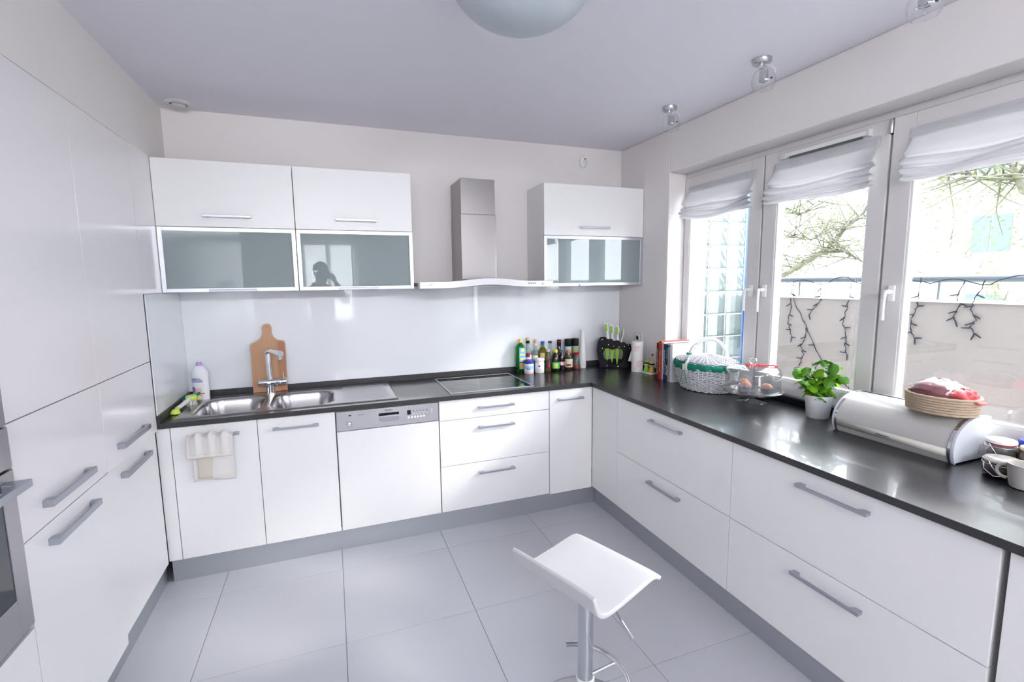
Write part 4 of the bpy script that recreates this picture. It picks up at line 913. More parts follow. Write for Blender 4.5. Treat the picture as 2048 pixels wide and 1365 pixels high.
for k, (x, l1, m1) in enumerate(((-.507, 'black-topped spice grinder with pale blue label, left one', C('pale_blue_label', (.42, .56, .60), .5)), (-.443, 'black-topped spice grinder with olive label, beside the white mill', C('olive_label', (.34, .38, .20), .5)))):
    bottle('spice_grinder', x, -.062, l1, 'spice grinder', [
        ('jar', CLG, [(0, 0), (.024, 0), (.026, .004), (.026, .180), (0, .180)], {}), ('contents', C('peppercorns', (.10, .06, .04), .8, noise=.5, nscale=300), [(0, .004), (.0245, .004), (.0245, .11), (0, .11)], {}),
        ('label', m1, [(.0262, .13), (.0268, .131), (.0268, .179), (.0262, .18)], {}), ('grinder_cap', BLACK, [(0, .182), (.027, .182), (.0285, .19), (.0285, .236), (.027, .239), (0, .239)], {})], group='black-topped spice grinders')
bottle('pepper_mill', -.388, -.080, 'tall slender white pepper mill right of the bottles', 'pepper mill', [
    ('body', C('mill_white', (.80, .78, .79), .3), [(0, 0), (.028, 0), (.030, .004), (.030, .05), (.028, .12), (.021, .20), (.018, .24), (.018, .285), (0, .285)], {}),
    ('top', C('mill_white', (.8, .78, .79)), [(0, .286), (.018, .286), (.018, .297), (.021, .300), (.021, .308), (.017, .312), (0, .312)], {})])
t = bottle('spread_jar', -.868, -.118, 'round jar with dark blue lid and blue-white label by the hob', 'jar', [
    ('jar', C('pink_spread', (.80, .62, .60), .2), [(0, 0), (.034, 0), (.038, .006), (.037, .03), (.038, .070), (.034, .078), (0, .078)], {}),
    ('lid', C('lid_blue', (.04, .07, .36), .35), [(0, .076), (.037, .076), (.038, .080), (.038, .100), (.034, .104), (0, .104)], {}),
    ('label', C('spread_label', (.30, .52, .78), .4), [(.0382, .022), (.0386, .023), (.0386, .060), (.0382, .061)], {})])
lab(t, C('spread_white', (.80, .85, .92), .4), .0389, .024, .036, half=.9); lab(t, C('spread_teal', (.03, .20, .34), .4), .0390, .032, .040, half=.35)
t = bottle('sugar_jar', -.782, -.122, 'white-filled glass jar with puffy white lid beside the blue lid', 'jar', [
    ('jar', C('sugar_white', (.82, .80, .77), .25), [(0, 0), (.033, 0), (.037, .006), (.037, .07), (.033, .088), (.031, .094), (0, .094)], {}),
    ('lid', C('cloth_white', (.76, .78, .84), .6), [(0, .092), (.036, .090), (.040, .096), (.037, .105), (.030, .110), (0, .111)], {})])
lab(t, C('label_white', (.84, .84, .86), .5), .0374, .034, .075); lab(t, C('label_darkred', (.3, .02, .05)), .0380, .048, .060, half=.18)
t = bottle('honey_vinegar_bottle', -.705, -.112, 'amber bottle with beige cap and black label between jar and sauce', 'bottle', [
    ('glass_body', YLG, neckprof(.024, .105, .145, .012, .160), {}), ('cap', C('beige_cap', (.66, .60, .54), .4), [(0, .156), (.0145, .156), (.0145, .174), (0, .175)], {}),
    ('label', C('black_label', (.03, .03, .035), .4), [(.0242, .03), (.0247, .031), (.0247, .088), (.0242, .089)], {})])
arcpatch(t, 'label', C('soap_red', (.7, .03, .05)), .0249, -PI/2-.25, -PI/2+.15, .034, .072)
t = bottle('soy_sauce_bottle', -.645, -.125, 'dark sauce bottle with yellow cap and green label', 'bottle', [
    ('glass_body', DKG, [(0, 0), (.028, 0), (.031, .004), (.031, .075), (.028, .10), (.018, .135), (.014, .145), (0, .146)], {}), ('cap', C('cap_yellow', (.90, .72, .02), .35), [(0, .146), (.0145, .146), (.0145, .166), (.0125, .169), (0, .169)], {})])
lab(t, C('label_green', (.06, .50, .10), .4), .0314, .024, .074, half=1.3); lab(t, C('label_yellowgreen', (.65, .72, .18), .4), .0318, .030, .066, half=.55)
t = bottle('chilli_sauce_bottle', -.588, -.110, 'dark sauce bottle with grey-blue cap and pink label', 'bottle', [
    ('glass_body', DKG, [(0, 0), (.025, 0), (.027, .004), (.027, .085), (.024, .11), (.014, .140), (0, .141)], {}), ('cap', C('cap_greyblue', (.10, .16, .26), .35), [(0, .140), (.0135, .140), (.014, .158), (.010, .163), (0, .164)], {})])
lab(t, C('label_pink', (.60, .18, .32), .4), .0273, .042, .072, half=1.2); lab(t, C('label_white', (.84, .84, .86)), .0277, .048, .066, half=.3)
t = bottle('dressing_bottle', -.523, -.100, 'bottle with orange cap and cream label', 'bottle', [
    ('glass_body', C('dark_dressing', (.03, .02, .02), .15), [(0, 0), (.031, 0), (.033, .004), (.033, .09), (.028, .098), (0, .098)], {}), ('neck', CLG, [(.026, .098), (.018, .112), (.015, .130), (0, .130)], {}),
    ('cap', C('cap_orange', (.90, .24, .03), .35), [(0, .130), (.0155, .130), (.0165, .135), (.0165, .148), (.012, .153), (0, .153)], {})])
lab(t, C('cream_label', (.78, .68, .48), .5), .0334, .022, .088, half=1.35); lab(t, C('label_brown', (.30, .10, .04), .5), .0339, .030, .048, half=.6)
bottle('oil_flask', -.452, -.098, 'small glass flask of red oil with red stopper collar', 'flask', [
    ('glass_body', CLG, [(0, 0), (.031, 0), (.034, .006), (.033, .03), (.028, .07), (.020, .100), (.014, .110), (.016, .118)], {}), ('red_oil', C('red_oil', (.38, .01, .01), .1), [(0, .003), (.030, .003), (.032, .01), (.031, .028), (0, .030)], {}),
    ('collar', C('collar_red', (.62, .01, .03), .35), [(.0, .112), (.016, .112), (.018, .124), (.022, .130), (0, .130)], {})])

# ================================================================== KNIFE BLOCK
t = thing('knife_block', (-.150, -.165, Z), 'round black knife block with open centre in the corner', 'knife block', rz=math.radians(-28))
def K(cx, cy): return ((cx-1203)*.00080, (657-cy)*.00080)
out = [K(*p) for p in ((1065, 640), (1048, 570), (1036, 500), (1038, 440), (1050, 385), (1066, 352), (1095, 346), (1122, 350), (1132, 365), (1150, 372), (1166, 366), (1184, 370), (1196, 386), (1214, 388), (1232, 380), (1250, 386), (1262, 400), (1280, 404), (1296, 398), (1310, 404), (1320, 420), (1345, 418), (1362, 418), (1372, 470), (1368, 540), (1352, 600), (1340, 640), (1336, 657), (1070, 657))]
hl = [K(*p) for p in ((1096, 510), (1104, 474), (1122, 460), (1146, 458), (1166, 466), (1184, 474), (1204, 466), (1232, 458), (1262, 460), (1288, 474), (1302, 506), (1300, 550), (1280, 594), (1250, 622), (1210, 636), (1180, 634), (1146, 614), (1116, 576), (1100, 540))]
curve_prism('front_plate', [out, hl], .012, BLACK, t, fn=lambda x, y, z: (x, y-.030, z), bevel=.0008)
curve_prism('rear_plate', [[(x*.99, z*.97) for x, z in out], hl], .012, BLACK, t, fn=lambda x, y, z: (x, y+.030, z), bevel=.0008)
MB().box((-.115, -.034, 0), (.110, .034, .010)).build('foot', BLACK, t, local=True, bevel=.003)
for cx in (1058, 1350): MB().tube([(*[K(cx, 480)[0]], -.03, K(cx, 480)[1]), (K(cx, 480)[0], .03, K(cx, 480)[1])], .008, 10).build('spacer', BLACK, t, local=True)
for p in ((1083, 372), (1086, 458), (1146, 424), (1197, 438), (1248, 446), (1300, 440), (1340, 425), (1133, 636), (1240, 640), (1350, 460)):
    x, z = K(*p); MB().lathe([(0, -.0015), (.0035, -.001), (.004, 0), (.004, .002)], (x, -.0375, z), 10, axis='y').build('screw', CHROME, t, smooth=True, local=True)
KW = C('knife_white', (.80, .80, .76), .3)
ca, sa = math.cos(math.radians(-28)), math.sin(math.radians(-28))
for i, (hx, hy, bx, by, tipy, wd, lb) in enumerate(((1126, 205, 1143, 378, 592, .019, 'green and white knife, tallest handle, leftmost in the block'), (1178, 225, 1190, 395, 610, .017, 'green and white knife, second from the left in the block'), (1232, 232, 1240, 408, 630, .015, 'green and white knife, third from the left in the block'))):
    tx = (bx-1203)*.0008
    k_ = thing('kitchen_knife', (-.150+ca*tx, -.165+sa*tx, Z+K(0, by)[1]), lb, 'knife', 'green-bladed knives in the block', rz=math.radians(-28))
    h0 = K(0, hy)[1]-K(0, by)[1]; dx = (hx-bx)*.0008
    pr = [(1.25*a_, b_) for a_, b_ in [(.006+.0, -.010), (.008, .03), (.007+dx*.2, .05), (.010+dx*.5, .07), (.014+dx*.8, h0*.80), (.012+dx, h0-.006), (.0+dx, h0), (-.013+dx, h0-.002), (-.011+dx, h0-.012), (-.009+dx*.8, h0*.75), (-.010+dx*.5, .075), (-.008, .05), (-.011, .02), (-.008, -.010)]]
    MB().prism(pr, lambda u, v, w_: (u, (w_-.5)*.020, v)).build('handle', KW, k_, bevel=.004, local=True)
    MB().prism([(-.010+dx, h0-.012), (-.008+dx*.7, .070), (.0+dx*.5, .062), (.007+dx*.6, .078), (.009+dx, h0-.016), (.0+dx, h0-.008)], lambda u, v, w_: (u-.002, -.0115+(w_)*.023, v)).build('grip', GREEN, k_, bevel=.003, local=True)
    zt = K(0, tipy)[1]-K(0, by)[1]
    MB().prism([(-wd, -.008), (wd, -.008), (wd, zt*.45), (wd*.7, zt*.7), (.002, zt), (-.001, zt), (-wd*.35, zt*.85), (-wd*.8, zt*.6)], lambda u, v, w_: (u-.004, (w_-.5)*.0016, v)).build('blade', GREEN, k_, local=True)
tx = (1278-1203)*.0008
k_ = thing('kitchen_knife', (-.150+ca*tx, -.165+sa*tx, Z+.20), 'small slender knife, rightmost in the block, handle edge-on', 'knife', 'green-bladed knives in the block', rz=math.radians(-28))
MB().prism([(-.008, -.01), (.0, -.01), (.006, .03), (.016, .07), (.019, .105), (.013, .116), (.007, .10), (.0, .06), (-.006, .025)], lambda u, v, w_: (u, (w_-.5)*.016, v)).build('handle', KW, k_, bevel=.003, local=True)
MB().prism([(.001, .03), (.008, .06), (.012, .10), (.006, .095), (-.002, .05)], lambda u, v, w_: (u-.002, -.009+w_*.018, v)).build('grip', C('knife_grey_green', (.16, .28, .14), .4), k_, bevel=.002, local=True)
MB().prism([(-.009, -.005), (.001, -.005), (.0, -.09), (-.004, -.12)], lambda u, v, w_: (u, (w_-.5)*.0016, v)).build('blade', GREEN, k_, local=True)

# ================================================================== PAPER ROLL, SHAKERS, BOOKS
t = thing('kitchen_roll', (-.082, -.386, Z), 'standing kitchen paper roll with red printed rooster scrolls', 'paper roll')
MB().lathe([(.018, 0), (.0425, 0), (.0435, .003), (.0435, .228), (.0425, .231), (.019, .231), (.018, .228), (.018, 0)], (-.082, -.386, Z), 40).build('paper', PAPER, t, smooth=True)
MB().lathe([(.0165, .002), (.018, .002), (.018, .2285), (.0165, .2285), (.0165, .002)], (-.082, -.386, Z), 24).build('card_core', C('card', (.45, .34, .26), .9), t, smooth=True)
MB().grid(8, 6, lambda u, v: (-.082-.036*math.cos(.9)-.025*u*(1-v)-.002, -.386+.036*math.sin(.9)+.022*u*(1-v), Z+.075+.12*v)).build('loose_sheet', PAPER, t, smooth=2, solid=.0006)
def scroll(a0, z0, s_):
    m_ = MB()
    for r0, r1, p0, p1, ox, oz in ((.012, .003, 0, 9, 0, 0), (.020, .016, .6, 2.9, .004, .004), (.026, .020, 1.2, 2.7, .006, .002), (.016, .014, 3.4, 5.6, .002, -.002), (.006, .002, 0, 5, .022, .014)):
        P_ = []
        for i in range(26):
            q = i/25; r = r0+(r1-r0)*q; a = p0+(p1-p0)*q; du = (ox+r*1.3*math.cos(a))*s_; dz = (oz+r*.8*math.sin(a))*s_
            th = a0+du/.0435; P_.append((-.082+.0437*math.cos(th), -.386+.0437*math.sin(th), z0+dz))
        m_.tube(P_, .0009, 4)
    m_.build('red_print', REDP, t)
scroll(-PI+.75, Z+.175, 1.0); scroll(-PI+1.35, Z+.060, 1.25)
t = thing('shaker_tray', (-.05, -.49, Z), 'small white tray under the salt and pepper figures', 'tray')
MB().prism(rrect(-.085, -.552, -.012, -.428, .018), lambda u, v, w_: (u, v, Z+.009*w_)).build('dish', PVCW, t, bevel=.003)
SKIN = C('painted_wood_face', (.72, .54, .36), .5)
for nm, x, y, m_, lb in (('salt', -.050, -.460, C('figure_green', (.22, .55, .03), .4), 'green wooden shaker figure with black headband'), ('pepper', -.048, -.520, C('figure_ochre', (.80, .50, .14), .5), 'ochre wooden shaker figure with black headband')):
    t = thing('shaker_figure', (x, y, Z+.009), lb, 'shaker', 'wooden salt and pepper figures')
    b = (x, y, Z+.009)
    MB().lathe([(0, 0), (.021, 0), (.0225, .004), (.014, .042), (0, .042)], b, 24).build('body', m_, t, smooth=True)
    MB().lathe([(0, .040), (.012, .041), (.0185, .050), (.0185, .062), (0, .064)], b, 24).build('face', SKIN, t, smooth=True)
    MB().lathe([(0, .062), (.0195, .061), (.0205, .066), (.0195, .071), (0, .072)], b, 24).build('headband', BLACK, t, smooth=True)
    MB().lathe([(0, .070), (.0185, .070), (.014, .081), (.006, .085), (0, .086)], b, 24).build('crown', m_, t, smooth=True)
    MB().ball((x, y, Z+.098), .0035, 6).build('topknot', PVCW, t, smooth=True)
t = thing('decorative_pick', (-.022, -.490, Z+.009), 'thin clear stick with red and green ball behind the shakers', 'ornament')
MB().tube([(-.022, -.490, Z+.009), (-.022, -.490, Z+.128)], .0018, 6).build('stick', CLEAR, t)
MB().lathe([(0, -.010), (.009, -.007), (.010, -.002)], (-.022, -.490, Z+.138), 12).build('green_half', C('soap_green', (.02, .2, .12)), t, smooth=True)
MB().lathe([(.010, -.002), (.009, .006), (.004, .010), (0, .0105)], (-.022, -.490, Z+.138), 12).build('red_half', C('bead_red', (.70, .06, .06), .3), t, smooth=True)
SPN = ((0, 0, 1), (0, 1, 0), (-1, 0, 0))   # spine text: runs upwards, faces -x
PAGE = C('book_pages', (.86, .85, .82), .8)
def book(y0, y1, h, dep, m_, label, x=-.115, lean=0, lines=()):
    t = thing('cookbook', (x, (y0+y1)/2, Z), label, 'book', 'cookbooks standing by the window')
    g = .0022
    cov = MB(); cov.box((x, y0, Z), (x+g, y1, Z+h)); cov.box((x+g, y0, Z), (x+dep, y0+g, Z+h)); cov.box((x+g, y1-g, Z), (x+dep, y1, Z+h)); cov.build('cover', m_, t, bevel=.0006)
    MB().box((x+g, y0+g, Z+.003), (x+dep-.004, y1-g, Z+h-.003)).build('pages', PAGE, t)
    for s_, size, z, mm, dy in lines: text('spine_lettering', s_, size, mm, t, (x-.0004, (y0+y1)/2+dy, Z+z), ((0, 0, 1), (0, 1, 0), (-1, 0, 0)) if False else ((0, 0, -1), (0, -1, 0), (-1, 0, 0)))
    return t
LW = C('print_white', (.85, .85, .85), .6); LT = C('print_teal', (.05, .45, .55), .6)
LPK = C('print_pale', (.80, .60, .55), .6)
book(-.684, -.660, .256, .19, C('book_darkred', (.13, .008, .014), .45), 'dark red cookbook spine, leftmost by the window', lines=(('KUCHNIA POLSKA NA CO DZIEN', .012, .12, LPK, 0),))
book(-.712, -.686, .270, .24, C('book_orange', (.42, .05, .025), .45), 'orange-red cookbook, tallest, second from the left', lines=(('PRZEPISY NA KAZDA OKAZJE', .011, .13, LPK, 0),))
book(-.752, -.732, .256, .22, C('book_blue', (.015, .03, .17), .4), 'dark blue cookbook with small white spine lettering', x=-.112, lines=(('W 30 MINUT W KUCHNI', .015, .13, LW, 0),))
book(-.778, -.753, .254, .22, C('book_black', (.025, .03, .04), .4), 'black cookbook with large white spine letters', x=-.110, lines=(('JAMIE', .030, .075, LW, 0), ('OLIVER', .022, .19, LT, 0)))
book(-.730, -.713, .262, .23, C('book_white', (.80, .80, .80), .5), 'white-covered book between the orange and blue spines', x=-.108)
book(-.800, -.782, .235, .20, C('book_grey', (.34, .35, .37), .5), 'thin grey cookbook next to the black spine')
t = book(-.828, -.804, .262, .235, C('book_whitecover', (.84, .86, .88), .4), 'large white cookbook with pale green title facing the basket', x=-.113)
text('cover_title', 'Jedno...', .040, C('title_green', (.42, .66, .58), .6), t, (-.035, -.8286, Z+.222), ((1, 0, 0), (0, 0, 1), (0, -1, 0)))
text('spine_mark', 'o', .016, C('bead_red', (.7, .06, .06)), t, (-.1135, -.818, Z+.09), ((0, 1, 0), (0, 0, 1), (-1, 0, 0)))

# ================================================================== WICKER BASKET
BX, BY = -.035, -1.056
t = thing('wicker_basket', (BX, BY, Z), 'white wicker picnic basket with lid and arched handle', 'basket')
def el(a, b, th, z): return (BX+b*math.cos(th), BY+a*math.sin(th), z)
def bell(v):   # v 0..1 -> half axes (along y, along x)
    g = .168+.045*math.sin(min(1, v*1.15)*PI/2); return g, g*.74
m_ = MB(); NR = 21; N_ = 144
for j in range(NR):
    v = j/(NR-1); a, b = bell(v); z = Z+.006+.155*v
    P_ = []
    for i in range(N_):
        th = 2*PI*i/N_; k = .0046*(1 if (i//3+j) % 2 else -1); k2 = .0012*math.sin(i*.9+j*2)
        P_.append(el(a+k, b+k, th, z+k2))
    m_.tube(P_, .0036, 5, closed=True)
o = m_.build('woven_sides', WICK, t, smooth=2); o['kind'] = 'stuff'
m_ = MB()
for i in range(48):
    th = 2*PI*(i+.5)/48; P_ = []
    for q in range(9): v = q/8; a, b = bell(v); P_.append(el(a, b, th, Z+.002+.163*v))
    m_.tube(P_, .0032, 5)
o = m_.build('stakes', WICK, t, smooth=2); o['kind'] = 'stuff'
m_ = MB(); m_.lathe([(0, .003), (.162, .003), (.170, .010), (.172, .014), (0, .014)], (BX, BY, Z), 40, sx=.74); m_.build('base', WICK, t, smooth=True)
m_ = MB(); R_ = .212
for j in range(23):
    q = (j+1)/23; P_ = []
    for i in range(120):
        th = 2*PI*i/120; k = .0025*(1 if (i//3+j) % 2 else -1)
        P_.append(el(R_*q, R_*.74*q, th, Z+.186+.030*(1-q*q)+k))
    m_.tube(P_, .0034, 5, closed=True)
m_.lathe([(0, .024), (.10, .017), (.203, -.004)], (BX, BY, Z+.1835), 40, sx=.74)
o = m_.build('woven_lid', WICK, t, smooth=2); o['kind'] = 'stuff'
m_ = MB()
for i in range(26):
    th = 2*PI*i/26
    m_.tube([el(R_*q, R_*.74*q, th, Z+.190+.030*(1-q*q)) for q in (.1, .4, .7, 1)], .0028, 4)
o = m_.build('lid_ribs', WICK, t, smooth=2); o['kind'] = 'stuff'
def lin(u, v):
    th = 2*PI*u; fr = .005*math.sin(th*17)+.003*math.sin(th*31+1)
    a, b = .220+fr*(v), .163+fr*(v)
    k = math.sin(v*PI)*.006
    dz = .012*max(0, math.sin(th*2+2.0))
    return el(a+k, b+k, th, Z+.178-(.034+dz)*v+.002*math.sin(th*23))
MB().grid(180, 8, lin, closeu=True).build('cloth_lining', TEAL, t, smooth=2, solid=.0015)
# handle arch along x-ish (over the short axis), attached on both long sides
ha = [];
for i in range(25):
    q = PI*i/24; hxx = -.168*math.cos(q); ha.append((BX+hxx*1.0, BY-.012+.10*0+.0*q, Z+.115+.205*math.sin(q)**.8))
m_ = MB().tube(ha, .0105, 10)
hp = []
for i in range(240):
    q = PI*i/239; c0 = Vector((BX-.168*math.cos(q), BY-.012, Z+.115+.205*math.sin(q)**.8)); n_ = Vector((-math.cos(q), 0, math.sin(q)))
    hp.append(c0+n_*.0112*math.cos(i*.9)+Vector((0, 1, 0))*.0112*math.sin(i*.9))
m_.tube(hp, .0026, 5)
m_.build('handle', WICK, t, smooth=2)
rb = MB()
x0 = BX-.168
for s_ in (-1, 1):
    rb.grid(8, 2, lambda u, v: (x0-.012-.004*math.sin(u*3), BY-.012+s_*(.004+.020*u)+.004*v*s_, Z+.145-.085*u+.003*v))
rb.grid(6, 2, lambda u, v: (x0-.010+.02*u, BY-.020+.012*v, Z+.19+.03*u)); rb.grid(10, 3, lambda u, v: (x0+.02+.015*math.cos(u*6), BY-.012+.015*math.sin(u*6), Z+.232+.012*v))
rb.build('ribbon', RIBG, t, solid=.0008)
MB().grid(10, 8, lambda u, v: (x0-.013+.006*math.cos(u*PI), BY-.012+.02*(u-.5), Z+.135+.04*v)).build('ribbon_knot', C('knot_straw', (.62, .60, .50), .8), t, smooth=2)

# ================================================================== CAKE STAND
CX, CY = -.036, -1.425
t = thing('cake_stand', (CX, CY, Z), 'clear glass cake stand on a foot', 'cake stand')
MB().lathe([(.078, .0), (.080, .002), (.070, .005), (.040, .009), (.018, .016), (.013, .026), (.014, .040), (.020, .050), (.05, .058), (.0, .058)], (CX, CY, Z), 48).build('foot', CLEAR, t, smooth=True)
MB().lathe([(0, .058), (.150, .060), (.163, .066), (.165, .073), (.161, .074), (.148, .067), (0, .064)], (CX, CY, Z), 64).build('plate', CLEAR, t, smooth=True)
t = thing('glass_cloche', (CX, CY, Z+.07), 'clear glass dome with round knob covering the muffins', 'cake dome')
MB().lathe([(.143, .070), (.1445, .070), (.1445, .170), (.138, .190), (.120, .202), (.0, .208), (0, .206), (.119, .2), (.1365, .1885), (.143, .170), (.143, .070)], (CX, CY, Z), 64).build('dome', CLEAR, t, smooth=True)
MB().ball((CX, CY, Z+.232), .0225, 14).build('knob', CLEAR, t, smooth=True)
m_ = MB(); rn = random.Random(4)
t = thing('red_bead_garland', (CX, CY, Z+.21), 'red bead garland lying around the glass knob', 'garland')
for k in range(26):
    a = k*.45; r = .030+.006*rn.random(); m_.ball((CX+r*math.cos(a), CY+r*math.sin(a), Z+.211+.003*rn.random()), .0045, 5)
for k in range(22):
    m_.ball((CX+.03+.0035*k+.004*rn.random()-.004, CY-.03-.002*k+.006*math.sin(k*.9), Z+.211-(.0 if k < 18 else .003)), .0045, 5)
o = m_.build('beads', REDB, t, smooth=2); o['kind'] = 'stuff'
def muffin(x, y, label):
    t = thing('muffin', (x, y, Z+.066), label, 'muffin', 'muffins under the glass dome')
    b = (x, y, Z+.0665)
    vs = MB(); prof = [(0, 0), (.024, 0), (.032, .030)]
    c_ = MB(); n = 48
    for j, (r, z) in enumerate(((.022, 0), (.026, .012), (.030, .024), (.0335, .034))):
        for i in range(n): a = 2*PI*i/n; rr = r*(1+.03*(1 if i % 2 else -1)); c_.v.append((x+rr*math.cos(a), y+rr*math.sin(a), b[2]+z))
    for j in range(3):
        for i in range(n): i2 = (i+1) % n; c_.f.append((j*n+i, j*n+i2, (j+1)*n+i2, (j+1)*n+i))
    c_.f.append(tuple(range(n-1, -1, -1))); c_.build('paper_case', MUFC, t)
    MB().lathe([(.034, .030), (.038, .037), (.0385, .038), (.033, .031)], b, 36).build('case_rim', MUFL, t)
    rn = random.Random(int(x*1000)+5)
    MB().grid(28, 9, lambda u, v: (x+(.031*math.cos(v*PI/2)**.8 if v < 1 else 0)*math.cos(2*PI*u)*(1+.06*math.sin(u*2*PI*3)), y+(.031*math.cos(v*PI/2)**.8 if v < 1 else 0)*math.sin(2*PI*u)*(1+.06*math.sin(u*2*PI*3)), b[2]+.030+.024*math.sin(v*PI/2)+.003*math.sin(u*2*PI*4+v*6)*(1-v)), closeu=True).build('muffin_top', MUFF, t, smooth=2)
muffin(CX-.052, CY-.003, 'muffin in a dark case, front left under the dome')
muffin(CX+.010, CY-.085, 'muffin in a dark case, right one under the dome')
muffin(CX+.002, CY+.065, 'muffin in a lilac-edged case, rear one under the dome')

# ================================================================== BASIL
PXc, PYc = .012, -1.788
t = thing('basil_plant', (PXc, PYc, Z), 'leafy green basil plant growing in a round white pot', 'plant')
MB().lathe([(0, 0), (.046, 0), (.050, .004), (.062, .112), (.0625, .116), (.058, .116), (.056, .108), (.050, .095), (0, .095)], (PXc, PYc, Z), 48).build('pot', POT, t, smooth=True)
MB().lathe([(.0, .101), (.056, .0995), (.055, .096), (0, .096)], (PXc, PYc, Z), 24).build('soil', SOIL, t)
def leafmesh(L, W_, curl, cup, name):
    m_ = MB(); nu, nv = 9, 5
    m_.grid(nu, nv, lambda u, v: (L*u, W_*max(.02, math.sin(PI*min(.995, u**.85*.985+.01)))**.62*(v-.5), -curl*.6*u*u*L-cup*W_*abs(v-.5)**1.6*2.4*math.sin(PI*u)+.003*math.sin(u*18)*abs(v-.5)*2))
    me = bpy.data.meshes.new(name); me.from_pydata(m_.v, [], m_.f); me.polygons.foreach_set('use_smooth', [True]*len(me.polygons)); return me
LM = []
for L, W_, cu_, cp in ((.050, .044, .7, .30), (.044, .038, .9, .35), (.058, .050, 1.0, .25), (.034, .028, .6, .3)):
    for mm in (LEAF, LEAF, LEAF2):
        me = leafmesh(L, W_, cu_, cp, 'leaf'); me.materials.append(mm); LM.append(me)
rn = random.Random(21)
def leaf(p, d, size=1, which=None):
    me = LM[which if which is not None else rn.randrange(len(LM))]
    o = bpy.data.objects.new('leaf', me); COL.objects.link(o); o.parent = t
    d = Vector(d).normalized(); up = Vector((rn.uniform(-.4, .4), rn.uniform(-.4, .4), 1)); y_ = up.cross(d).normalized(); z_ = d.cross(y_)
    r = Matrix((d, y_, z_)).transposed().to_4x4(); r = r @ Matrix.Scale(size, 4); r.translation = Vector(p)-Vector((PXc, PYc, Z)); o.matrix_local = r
sm_ = MB(); stems = []
for k in range(15):
    a = rn.uniform(0, 2*PI); r0 = .03*math.sqrt(rn.random()); r1 = rn.uniform(.02, .085); h = rn.uniform(.06, .14)
    if k == 0: a, r1, h = -2.2, .02, .195
    if k == 1: a, r1, h = 1.75, .105, .135
    if k == 2: a, r1, h = -1.2, .05, .180
    if k == 3: a, r1, h = 2.1, .05, .15
    p0 = Vector((PXc+r0*math.cos(a), PYc+r0*math.sin(a), Z+.098)); p2 = Vector((PXc+r1*math.cos(a), PYc+r1*math.sin(a), Z+.098+h)); p1 = p0.lerp(p2, .5)+Vector((-.2*r1*math.cos(a), -.2*r1*math.sin(a), .01))
    P_ = [p0.lerp(p1, q/4).lerp(p1.lerp(p2, q/4), q/4) for q in range(5)]
    sm_.tube(P_, [.0022, .002, .0018, .0015, .001], 5); stems.append((P_, a))
sm_.build('stems', STEM, t, smooth=2)
for P_, a in stems:
    for q, (i, n_) in enumerate(((2, 2), (3, 3), (4, 3))):
        b0 = rn.uniform(0, 2*PI)
        for k in range(n_):
            b = b0+2*PI*k/n_+rn.uniform(-.3, .3); zz = rn.uniform(-.35, .35) if i < 4 else rn.uniform(-.5, .2)
            leaf(P_[i], (math.cos(b), math.sin(b), zz), rn.uniform(.75, 1.1)*(1 if i < 4 else .95))
for k in range(16):
    b = 2*PI*k/16+rn.uniform(-.2, .2); leaf((PXc+.035*math.cos(b), PYc+.035*math.sin(b), Z+.115+rn.uniform(0, .03)), (math.cos(b), math.sin(b), rn.uniform(-.5, .2)), rn.uniform(.7, 1.0))

# ================================================================== BREAD BOX
ang = math.radians(-4.0)
t = thing('bread_box', (.095, -1.975, Z), 'white enamel roll-top bread box with curved front', 'bread box', rz=0)
# local: u along -y (length), d towards the room (-x), z up
L_ = .475
def bprof(s_=1.0, inset=0):
    P_ = [(0, .006), (0, .150), (.012, .166), (.055, .171)]
    for i in range(1, 17):
        a = PI/2-(PI/2+.50)*i/16*1.0
        P_.append((.075+(.150)*math.cos(a), .055+.116*math.sin(a)))
    P_ += [(.205, .006)]
    return P_
BPf = bprof()
def bmap(u, d, z): # slight turn: the right end stands nearer the room
    return (.105-d-.012*u/L_, -1.955-u, Z+z)
def bprism(u0, u1, scale, name, m_, **k):
    c0 = (.10, .085)
    o_ = [((x-c0[0])*scale+c0[0], max(.0, (z-c0[1])*scale+c0[1])) for x, z in BPf]
    return MB().prism(o_, lambda x, z, w_: bmap(u0+(u1-u0)*w_, x, z)).build(name, m_, t, **k)
bprism(.012, L_-.012, .985, 'body', BREADB, smooth=True)
bprism(.0, .012, 1.0, 'end_panel', BREADP, smooth=True, bevel=.002); bprism(L_-.012, L_, 1.0, 'end_panel', BREADP, smooth=True, bevel=.002)
bprism(.012, .022, 1.012, 'chrome_band', CHROME, smooth=True); bprism(L_-.022, L_-.012, 1.012, 'chrome_band', CHROME, smooth=True)
MB().box(bmap(.0235, .048, .1675), bmap(L_-.0235, .052, .1705)).build('lid_seam', BLACK, t)
s0 = [(x, z) for x, z in BPf if .025 < z < .058 and x > .2]
i0 = 16
def strip(u0, u1, k0, k1, off, name, m_):
    P_ = BPf[k0:k1]; mm = MB()
    mm.grid(len(P_), 2, lambda a, b: bmap(u0+(u1-u0)*b, P_[int(round(a*(len(P_)-1)))][0]+off, P_[int(round(a*(len(P_)-1)))][1]))
    return mm.build(name, m_, t, smooth=2, solid=.002)
strip(.024, L_-.024, 15, 18, .0, 'grip_strip', BREADS)
MB().box(bmap(.20, .2262, .040), bmap(.25, .2272, .043)).build('name_mark', GREYR, t)
for u in (.03, L_-.03):
    for d in (.03, .19): MB().lathe([(0, -.004), (.008, -.004), (.008, .008), (0, .008)], bmap(u, d, .004), 10).build('foot', BLACK, t)
MB().prism([(0, 0), (.045, 0), (.05, .03), (.05, .045), (.01, .045)], lambda u, v, w_: bmap(L_+.0005*w_+.0001, .02+u*0+u, .02+v)).build('end_mark', BREADP, t)
